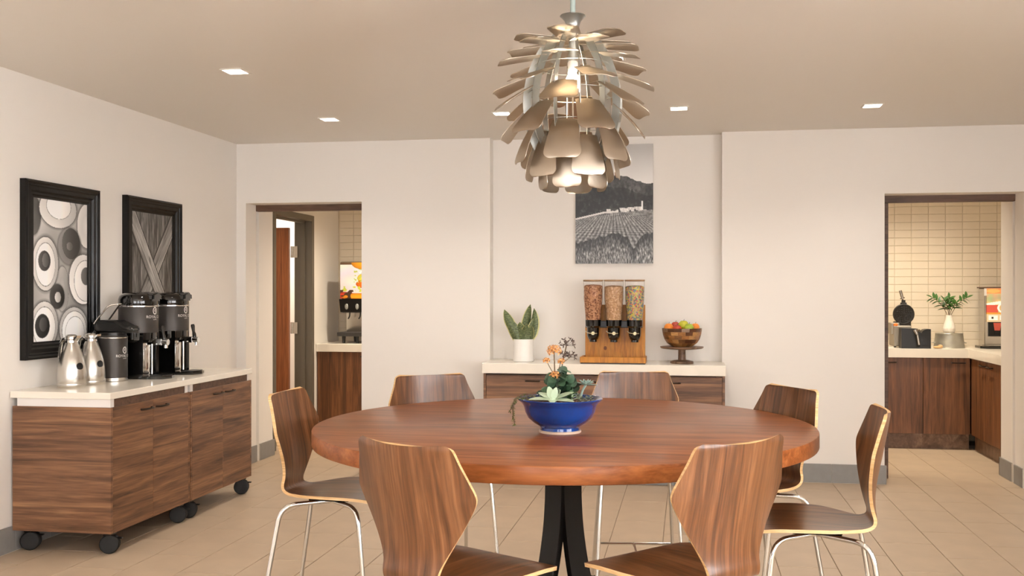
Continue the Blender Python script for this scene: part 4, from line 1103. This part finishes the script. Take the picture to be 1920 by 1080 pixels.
# scalloped dark-leaved plant with orange and dried flower heads
kst = NB()
stems = [((bx0 - .025, by0 + .0, SZ), (bx0 - .018, by0 - .005, SZ + .085), (bx0 - .020, by0 - .008, SZ + .170)), ((bx0 + .0, by0 + .01, SZ), (bx0 + .004, by0 + .005, SZ + .10), (bx0 + .022, by0 + .005, SZ + .19))]
for s in stems: tube(kst, smooth_path(s, 6), .0024, 6)
tube(kst, smooth_path([stems[0][1], (bx0 - .035, by0 - .01, SZ + .115), (bx0 - .044, by0 - .012, SZ + .135)], 4), .0015, 6)
tube(kst, smooth_path([stems[0][1], (bx0 - .002, by0 - .012, SZ + .110), (bx0 + .004, by0 - .014, SZ + .135)], 4), .0015, 6)
tube(kst, smooth_path([(bx0 + .010, by0 + .005, SZ + .13), (bx0 + .026, by0, SZ + .142), (bx0 + .036, by0, SZ + .150)], 4), .0013, 6)
ka = T('flowering_plant', kst, M['stem'])
rnd = random.Random(3)
KAL = [M['kal'], M['kal'], mat('mid_green_leaf', srgb(88, 118, 84), 0.4, var=0.3, vscale=30), mat('grey_green_leaf', srgb(128, 150, 128), 0.45, var=0.25, vscale=30), mat('deep_green_leaf', srgb(34, 54, 40), 0.35, var=0.3, vscale=30)]
def scalloped(p, d, up, L_):
    b = NB(); leaf_mesh(b, p, d, up, L_, L_ * .86, .5, lambda q: (math.sin(PI * min(1, q * .9 + .08)) ** .55) * (1 + .10 * math.sin(q * 26)), 10, fold=.22); T('dark_leaf', b, rnd.choice(KAL), ka, 60)
for k in range(84):
    a = rnd.uniform(0, 2 * PI); h = rnd.uniform(.0, .082); rr = rnd.uniform(.0, .060) * (1.3 - h / .1); e = rnd.uniform(-.3, .9)
    scalloped((bx0 - .005 + rr * math.cos(a), by0 - .012 + rr * math.sin(a) * .8, SZ + .006 + h), (math.cos(a) * math.cos(e), math.sin(a) * math.cos(e), math.sin(e)), (rnd.uniform(-.4, .4), rnd.uniform(-1.2, -.3), rnd.uniform(.2, 1)), rnd.uniform(.024, .042))
for (p, d) in (((bx0 - .018, by0 - .006, SZ + .09), (-1, -.3, -.15)), ((bx0 + .004, by0, SZ + .10), (1, -.3, .15)), ((bx0 - .018, by0 - .006, SZ + .098), (.9, -.4, .1))): scalloped(p, d, (0, 0, 1), .038)
def flower_head(c, r, nfl, m, parent, name, pet=.007, spikes=False):
    b = NB(); c = Vector(c)
    for k in range(nfl):
        a = 2.399 * k; zz = 1 - (1.5 if not spikes else 1.1) * (k + .5) / nfl; q = math.sqrt(max(0, 1 - zz * zz)); d = Vector((q * math.cos(a), q * math.sin(a), zz)).normalized(); p = c + Vector((d.x, d.y, d.z * .85)) * r * rnd.uniform(.85, 1.08)
        tube(b, [c, p], .0007, 4, cap=False)
        for j in range(5 if spikes else 4):
            e = j * 2 * PI / (5 if spikes else 4) + k; s = Vector((math.cos(e), math.sin(e), math.sin(e * 2.3))); s = (s - d * s.dot(d)).normalized()
            leaf_mesh(b, p, s + d * (.7 if spikes else .5), d, pet, pet * (.38 if spikes else .7), .2, None, 3)
    return obj(name, b, m, parent, 60)
for cc, r, n_ in (((bx0 - .020, by0 - .008, SZ + .172), .024, 42), ((bx0 - .046, by0 - .012, SZ + .138), .011, 11), ((bx0 + .006, by0 - .014, SZ + .136), .011, 11), ((bx0 - .014, by0 - .035, SZ + .088), .016, 22)): flower_head(cc, r, n_, M['petal'], ka, 'orange_flower_head', .0065)
for cc, r, n_ in (((bx0 + .024, by0 + .005, SZ + .190), .026, 9), ((bx0 + .038, by0, SZ + .150), .017, 6), ((bx0 + .014, by0, SZ + .155), .014, 4)): flower_head(cc, r, n_, M['dryflower'], ka, 'dried_flower_head', .013, True)
# small jade sprigs on the right and the trailing plant over the left rim
sp = NB(); tube(sp, [(bx0 + .050, by0 - .070, SZ - .004), (bx0 + .052, by0 - .074, SZ + .028)], .0035, 7); jd = T('jade_sprig', sp, M['succ'])
for k in range(9):
    a = 2.399 * k; b = NB(); leaf_mesh(b, (bx0 + .052, by0 - .073, SZ + .008 + .0025 * k), (math.cos(a), math.sin(a), .5), (0, 0, 1), .019, .011, .2, lp, 5, thick=.002); T('jade_leaf', b, M['leafgreen'] if k % 3 else M['succ'], jd, 70)
for (ox, oy) in ((.098, -.055), (.080, -.075), (.11, -.03), (.060, .02), (.075, -.035), (.045, -.02), (.055, .05)):
    sp = NB(); tube(sp, [(bx0 + ox, by0 + oy, SZ - .008), (bx0 + ox + .002, by0 + oy, SZ + .018)], .002, 6); jd = T('jade_sprig', sp, M['stem'])
    for k in range(8):
        a = 2.399 * k; b = NB(); leaf_mesh(b, (bx0 + ox, by0 + oy, SZ + .002 + .0025 * k), (math.cos(a), math.sin(a), .4), (0, 0, 1), .015, .008, .2, lp, 4, thick=.0015); T('jade_leaf', b, M['kal'] if k % 2 else M['succ'], jd, 70)
tr = NB(); paths = [[(bx0 - .09, by0 - .03, SZ), (bx0 - .135, by0 - .045, SZ + .016), (bx0 - .156, by0 - .052, SZ - .004), (bx0 - .158, by0 - .055, SZ - .045), (bx0 - .150, by0 - .055, SZ - .085)],
    [(bx0 - .08, by0 - .05, SZ), (bx0 - .130, by0 - .065, SZ + .012), (bx0 - .150, by0 - .072, SZ - .005), (bx0 - .152, by0 - .075, SZ - .05), (bx0 - .148, by0 - .075, SZ - .078)],
    [(bx0 - .09, by0 - .02, SZ), (bx0 - .140, by0 - .03, SZ + .010), (bx0 - .158, by0 - .035, SZ - .01), (bx0 - .172, by0 - .04, SZ - .040)],
    [(bx0 - .07, by0 - .02, SZ), (bx0 - .10, by0 - .03, SZ + .022), (bx0 - .13, by0 - .04, SZ + .02)], [(bx0 - .06, by0 - .05, SZ), (bx0 - .09, by0 - .055, SZ + .018), (bx0 - .12, by0 - .06, SZ + .012)]]
sps = [smooth_path(p, 8) for p in paths]
for p in sps: tube(tr, p, .0012, 5)
tp = T('trailing_plant', tr, M['stem'])
lb = NB()
for p in sps:
    for i in range(2, len(p)):
        for s in (0, 1):
            a = rnd.uniform(0, 2 * PI); leaf_mesh(lb, p[i], (math.cos(a), math.sin(a), rnd.uniform(-.7, .4)), (0, 0, 1), rnd.uniform(.008, .013), .005, .2, None, 3)
o = T('small_leaves', lb, M['trail'], tp, 0); o['kind'] = 'stuff'

# ------------------------------------------------------------------ galley, left: counter and juice machine
GZ = .900; GF = 9.25
def galley_cab(name, x0, x1, label, doors, split=None):
    t = thing(name, label, 'cabinet', ((x0 + x1) / 2, (GF + YG1) / 2, 0), group='galley base cabinets')
    obj('body', box(x0, x1, GF + .021, YG1 - .01, .14, GZ - .077), M['walnut_v'], t, 0)
    obj('toe_kick', box(x0, x1, GF + .05, GF + .07, 0, .14), M['standwood'], t, 0)
    w_ = (x1 - x0) / doors
    for k in range(doors):
        a, c_ = x0 + w_ * k + .0015, x0 + w_ * (k + 1) - .0015
        d = obj('door', box(a, c_, GF, GF + .02, .14, GZ - .079, bev=.0015), M['walnut_v'], t, 0)
        xm = (c_ - .10) if k % 2 == 0 else (a + .10)
        b = NB(); tube(b, fillet([(xm - .055, GF, .778), (xm - .055, GF - .026, .778), (xm + .055, GF - .026, .778), (xm + .055, GF, .778)], .012, 4), .006, 8); obj('handle', b, M['bronze'], d)
    return t
galley_cab('base_cabinet', -3.61, -2.40, 'walnut base cabinet under the juice machine', 2)
single('worktop', box(-3.615, -2.38, GF - .02, YG1 - .008, GZ - .077, GZ, bev=.003), M['quartz'], 'cream worktop under the juice machine', 'worktop', smooth=0)
jx0, jx1, jy0, jy1 = -3.44, -2.96, 9.40, 9.80
t = thing('juice_machine', 'juice dispenser with a glowing fruit picture on its front', 'dispenser', ((jx0 + jx1) / 2, (jy0 + jy1) / 2, GZ))
T = lambda n, bm, m, p=None, s=30: obj(n, bm, m, p or t, s)
T('body', box(jx0 + .035, jx1 - .035, jy0 + .11, jy1, GZ + .085, GZ + .80, bev=.01, seg=2), M['steel'])
T('hood', box(jx0, jx1, jy0 + .015, jy1 - .06, GZ + .44, GZ + .815, bev=.02, seg=3), M['steel'])
p = ink_grid('picture_panel', .465, .36, 110, 90, fruit, M['printlit'], t); p.location = (0, -.1865, .625)
b = NB(); prism(b, [(jy0 - .01, GZ + .44), (jy0 + .10, GZ + .44), (jy0 + .10, GZ + .30), (jy0 + .03, GZ + .31)], 'x', jx0 + .003, jx1 - .003); hd = T('tap_block', b, M['black'])
for k in range(4):
    x = jx0 + .075 + k * .11
    b = NB(); ball(b, (x, jy0 + .008, GZ + .365), .02, .9, .5, 1.5); T('push_pad', b, M['alu'], hd)
    b = NB(); tube(b, smooth_path([(x + .02, jy0 + .05, GZ + .315), (x + .02, jy0 + .045, GZ + .275), (x + .012, jy0 + .04, GZ + .25), (x + .006, jy0 + .035, GZ + .245)], 4), .007, 8); T('nozzle', b, M['black'], hd)
T('drip_tray', box(jx0 - .005, jx1 + .005, jy0 - .05, jy1, GZ + .070, GZ + .110, bev=.005), M['charcoal'])
for x in (jx0 + .05, jx0 + .19, jx1 - .19, jx1 - .05):
    for y in (jy0 + .0, jy1 - .05): T('foot', lathe(NB(), [(.014, 0), (.018, .07)], 14, (x, y, GZ)), M['black'])

# ------------------------------------------------------------------ galley, right
XRET = 2.482
galley_cab('base_cabinet', 1.30, 1.30 + .78, 'walnut base cabinet under the waffle iron', 2)
t = galley_cab('base_cabinet', 2.081, XRET - .002, 'walnut corner base cabinet under the galvanised tub', 1)
t = thing('return_cabinet', 'walnut base cabinet of the return leg, under the drinks machine', 'cabinet', (XRET + .3, 8.8, 0), group='galley base cabinets')
obj('body', box(XRET + .021, XR - .02, 8.14, YG1 - .01, .14, GZ - .077), M['walnut_v'], t, 0)
obj('toe_kick', box(XRET + .05, XRET + .07, 8.14, GF + .05, 0, .14), M['standwood'], t, 0)
for k, (a, c_) in enumerate(((8.76, GF - .02), (8.29, 8.757))):
    d = obj('door', box(XRET, XRET + .02, a + .0015, c_ - .0015, .14, GZ - .079, bev=.0015), M['walnut_v'], t, 0)
    ym = a + .10 if k == 0 else c_ - .10
    b = NB(); tube(b, fillet([(XRET, ym - .055, .778), (XRET - .026, ym - .055, .778), (XRET - .026, ym + .055, .778), (XRET, ym + .055, .778)], .012, 4), .006, 8); obj('handle', b, M['bronze'], d)
b = NB(); prism(b, [(1.28, GF - .02), (XRET - .02, GF - .02), (XRET - .02, 8.12), (XR - .01, 8.12), (XR - .01, YG1 - .008), (1.28, YG1 - .008)], 'z', GZ - .077, GZ)
single('worktop', b, M['quartz'], 'L-shaped cream worktop along the tiled wall', 'worktop', smooth=0)
# waffle iron
wx, wy = 1.955, 9.50
t = thing('waffle_iron', 'open cast-iron waffle iron with its round plate standing up', 'waffle iron', (wx, wy, GZ))
T = lambda n, bm, m, p=None, s=35: obj(n, bm, m, p or t, s)
T('base', box(1.865, 2.02, 9.44, 9.66, GZ + .012, GZ + .20, bev=.006), M['dimsteel'])
T('control_box', box(1.845, 1.92, 9.46, 9.62, GZ + .12, GZ + .225, bev=.004), M['dimsteel'])
b = NB(); ball(b, (1.885, 9.452, GZ + .205), .02, 1, .6, 1); T('signal_lamp', b, mat('amber_lens', srgb(220, 120, 50), .2))
T('hinge_block', box(1.895, 2.03, 9.50, 9.62, GZ + .19, GZ + .235, bev=.004), M['castiron'])
b = NB(); q = NB(); lathe(q, [(0, 0), (.088, 0), (.094, .004), (.094, .030), (.088, .034), (.080, .030), (0, .030)], 48, cap=False)
bmesh.ops.rotate(q, verts=q.verts, matrix=Matrix.Rotation(PI / 2, 3, 'X')); bmesh.ops.translate(q, verts=q.verts, vec=(1.967, 9.53, GZ + .305)); merge(b, q)
pl_ = T('plate', b, M['castiron'])
b = NB(); bx(b, 1.963, 1.971, 9.494, 9.502, GZ + .224, GZ + .386); bx(b, 1.886, 2.048, 9.494, 9.502, GZ + .301, GZ + .309); T('cross_bars', b, M['castiron'], pl_)
for i in range(-3, 4):
    for j in range(-3, 4):
        if i == 0 or j == 0 or i * i + j * j > 11: continue
        T('stud', box(1.967 + i * .020 - .006, 1.967 + i * .020 + .006, 9.493, 9.502, GZ + .305 + j * .020 - .006, GZ + .305 + j * .020 + .006, bev=.002), M['castiron'], pl_, 0)
b = NB(); bx(b, 1.940, 1.992, 9.50, 9.53, GZ + .385, GZ + .412, bev=.003); bx(b, 1.950, 1.982, 9.502, 9.528, GZ + .41, GZ + .436, bev=.003); T('neck', b, M['castiron'], pl_)
b = NB(); tube(b, [(1.962, 9.515, GZ + .43), (1.954, 9.515, GZ + .462)], .008, 10); tube(b, [(1.958, 9.515, GZ + .448), (1.955, 9.515, GZ + .458)], .021, 14); T('collar', b, M['dimchrome'], pl_)
b = NB(); tube(b, [(1.954, 9.515, GZ + .462), (1.938, 9.515, GZ + .523)], [.013, .0135], 14); T('handle', b, M['dimchrome'], pl_)
b = NB(); tube(b, smooth_path([(1.83, 9.50, GZ + .06), (1.80, 9.47, GZ + .03), (1.78, 9.45, GZ + .006), (1.82, 9.43, GZ + .006), (1.86, 9.42, GZ + .006)], 5), .003, 6); T('cord', b, M['pot'])
for x in (1.88, 2.005): T('foot', lathe(NB(), [(.01, 0), (.012, .014)], 10, (x, 9.46, GZ)), M['black'])
# black batter bin with a steel dispenser lever
t = thing('batter_bin', 'black square bin with a scooped rim in front of the waffle iron', 'bin', (2.04, 9.34, GZ))
b = NB(); prism(b, [(1.905, GZ), (2.158, GZ), (2.158, GZ + .175), (2.125, GZ + .175), (2.105, GZ + .170), (2.088, GZ + .158), (2.078, GZ + .140), (2.055, GZ + .152), (2.045, GZ + .178), (1.905, GZ + .182)], 'y', 9.30, 9.41)
obj('bin_body', b, M['black'], t, 20)
b = NB(); tube(b, [(2.035, 9.27, GZ + .125), (2.048, 9.265, GZ + .035)], [.010, .012], 12); tube(b, [(2.02, 9.29, GZ + .165), (2.034, 9.275, GZ + .125)], [.022, .012], 12); tube(b, [(2.005, 9.285, GZ + .155), (2.06, 9.285, GZ + .165)], .010, 10); tube(b, [(2.034, 9.30, GZ + .13), (2.034, 9.27, GZ + .128)], .010, 10)
obj('lever', b, M['dimchrome'], t)
b = NB(); tube(b, [(2.048, 9.265, GZ + .035), (2.05, 9.264, GZ + .018)], .012, 12); obj('lever_tip', b, M['rubber'], t)
# folded cloth
b = NB(); ball(b, (2.22, 9.33, GZ + .012), .035, 1.1, .8, .34); ball(b, (2.245, 9.335, GZ + .018), .024, 1, .8, .7)
single('cloth', b, M['tan'], 'small crumpled tan cloth lying before the galvanised tub', 'cloth')
# galvanised tub turned over, vase on it
gx, gy = 2.362, 9.50
t = thing('galvanised_tub', 'upturned galvanised tub standing on the galley worktop', 'tub', (gx, gy, GZ))
obj('wall', lathe(NB(), [(.133, 0), (.135, .004), (.132, .008), (.131, .03), (.129, .033), (.127, .06), (.125, .063), (.121, .10), (.119, .125), (.121, .130), (.118, .134), (.112, .133), (0, .130)], 48, (gx, gy, GZ), cap=False), M['galv'], t)
for s in (-1, 1):
    b = NB(); tube(b, smooth_path([(gx + s * .126, gy - .03, GZ + .05), (gx + s * .142, gy - .028, GZ + .045), (gx + s * .142, gy + .028, GZ + .045), (gx + s * .126, gy + .03, GZ + .05)], 4), .004, 6); obj('handle', b, M['galv'], t)
vz = GZ + .1325
t = thing('branch_vase', 'white faceted vase of leafy branches on the upturned tub', 'vase', (gx, gy, vz))
b = NB(); n = 12; rings = []
for i, (r, z) in enumerate([(.040, 0), (.052, .02), (.055, .045), (.047, .075), (.036, .11), (.029, .145), (.028, .165)]):
    rings.append([b.verts.new((gx + r * math.cos(2 * PI * (k + .5 * (i % 2)) / n), gy + r * math.sin(2 * PI * (k + .5 * (i % 2)) / n), vz + z)) for k in range(n)])
for i, (a, c_) in enumerate(zip(rings, rings[1:])):
    for k in range(n):
        if i % 2 == 0: b.faces.new((a[k], a[(k + 1) % n], c_[k])); b.faces.new((a[(k + 1) % n], c_[(k + 1) % n], c_[k]))
        else: b.faces.new((a[k], c_[(k + 1) % n], c_[k])); b.faces.new((a[k], a[(k + 1) % n], c_[(k + 1) % n]))
b.faces.new(rings[0][::-1])
obj('vase_body', b, M['vase'], t, 0)
for (tip, nl) in (((-.15, -.02, .20), 9), ((-.05, -.04, .17), 8), ((.0, .0, .19), 8), ((.05, -.05, .14), 7), ((.15, -.02, .20), 9), ((.03, .05, .16), 6)):
    p = smooth_path([(gx, gy, vz + .10), (gx + tip[0] * .18, gy + tip[1] * .3, vz + .19), (gx + tip[0] * .6, gy + tip[1] * .7, vz + .165 + tip[2] * .58), (gx + tip[0], gy + tip[1], vz + .165 + tip[2] * .8)], 6)
    b = NB(); tube(b, p, .0025, 6); br = obj('branch', b, M['stem'], t)
    for k in range(nl):
        i = int(len(p) * .45 + k * len(p) * .55 / nl); i = min(i, len(p) - 2); d = (p[i + 1] - p[i]).normalized(); s = 1 if k % 2 else -1
        side = Vector((d.z, .5 * s, -d.x)) * s
        b = NB(); leaf_mesh(b, p[i], d * .6 + side * .9 + Vector((0, rnd.uniform(-.4, .2), 0)), (0, -.5, 1), rnd.uniform(.055, .075), .026, .35, None, 7); obj('leaf', b, M['leafgreen'], br, 60)
    b = NB(); leaf_mesh(b, p[-1], p[-1] - p[-2], (0, -.6, 1), .06, .024, .3, None, 7); obj('leaf', b, M['leafgreen'], br, 60)
# hot drinks machine
hx0, hx1, hy0 = 2.705, 3.025, 9.63
t = thing('drinks_machine', 'hot drinks machine with orange picture panels beside the tiled wall', 'dispenser', ((hx0 + hx1) / 2, 9.72, GZ))
T = lambda n, bm, m, p=None, s=30: obj(n, bm, m, p or t, s)
T('body', box(hx0, hx1, hy0, 9.82, GZ, GZ + .545, bev=.006), M['steel'])
T('lid', box(hx0 - .012, hx1 + .012, hy0 - .015, 9.83, GZ + .545, GZ + .556), M['walnut_trim'], s=0)
T('header', box(hx0 - .004, hx1 + .004, hy0 - .012, hy0, GZ + .475, GZ + .545), M['white'], s=0)
p = ink_grid('picture_panel', hx1 - hx0 - .03, .31, 80, 80, drinks, M['printlit'], t); p.location = (0, hy0 - .0135 - 9.72, .388)
T('recess', box(hx0 + .03, hx1 - .03, hy0 - .008, hy0, GZ + .10, GZ + .235), M['black'], s=0)
b = NB(); prism(b, [(hx0 + .075, GZ + .225), (hx0 + .145, GZ + .225), (hx0 + .130, GZ + .155), (hx0 + .085, GZ + .155)], 'y', hy0 - .012, hy0 - .008); T('cup_sticker', b, M['redcup'], s=0)
T('nozzle', box(hx0 + .09, hx0 + .13, hy0 - .03, hy0, GZ + .115, GZ + .14, bev=.004), M['black'])
b = NB(); prism(b, [(2.605, 9.40), (2.65, 9.34), (3.03, 9.34), (3.03, 9.61), (2.63, 9.61), (2.605, 9.57)], 'z', GZ, GZ + .022); bx(b, 2.67, 3.01, 9.37, 9.58, GZ + .022, GZ + .026)
single('drip_tray', b, M['gloss'], 'shallow black tray in front of the drinks machine', 'tray', smooth=0)
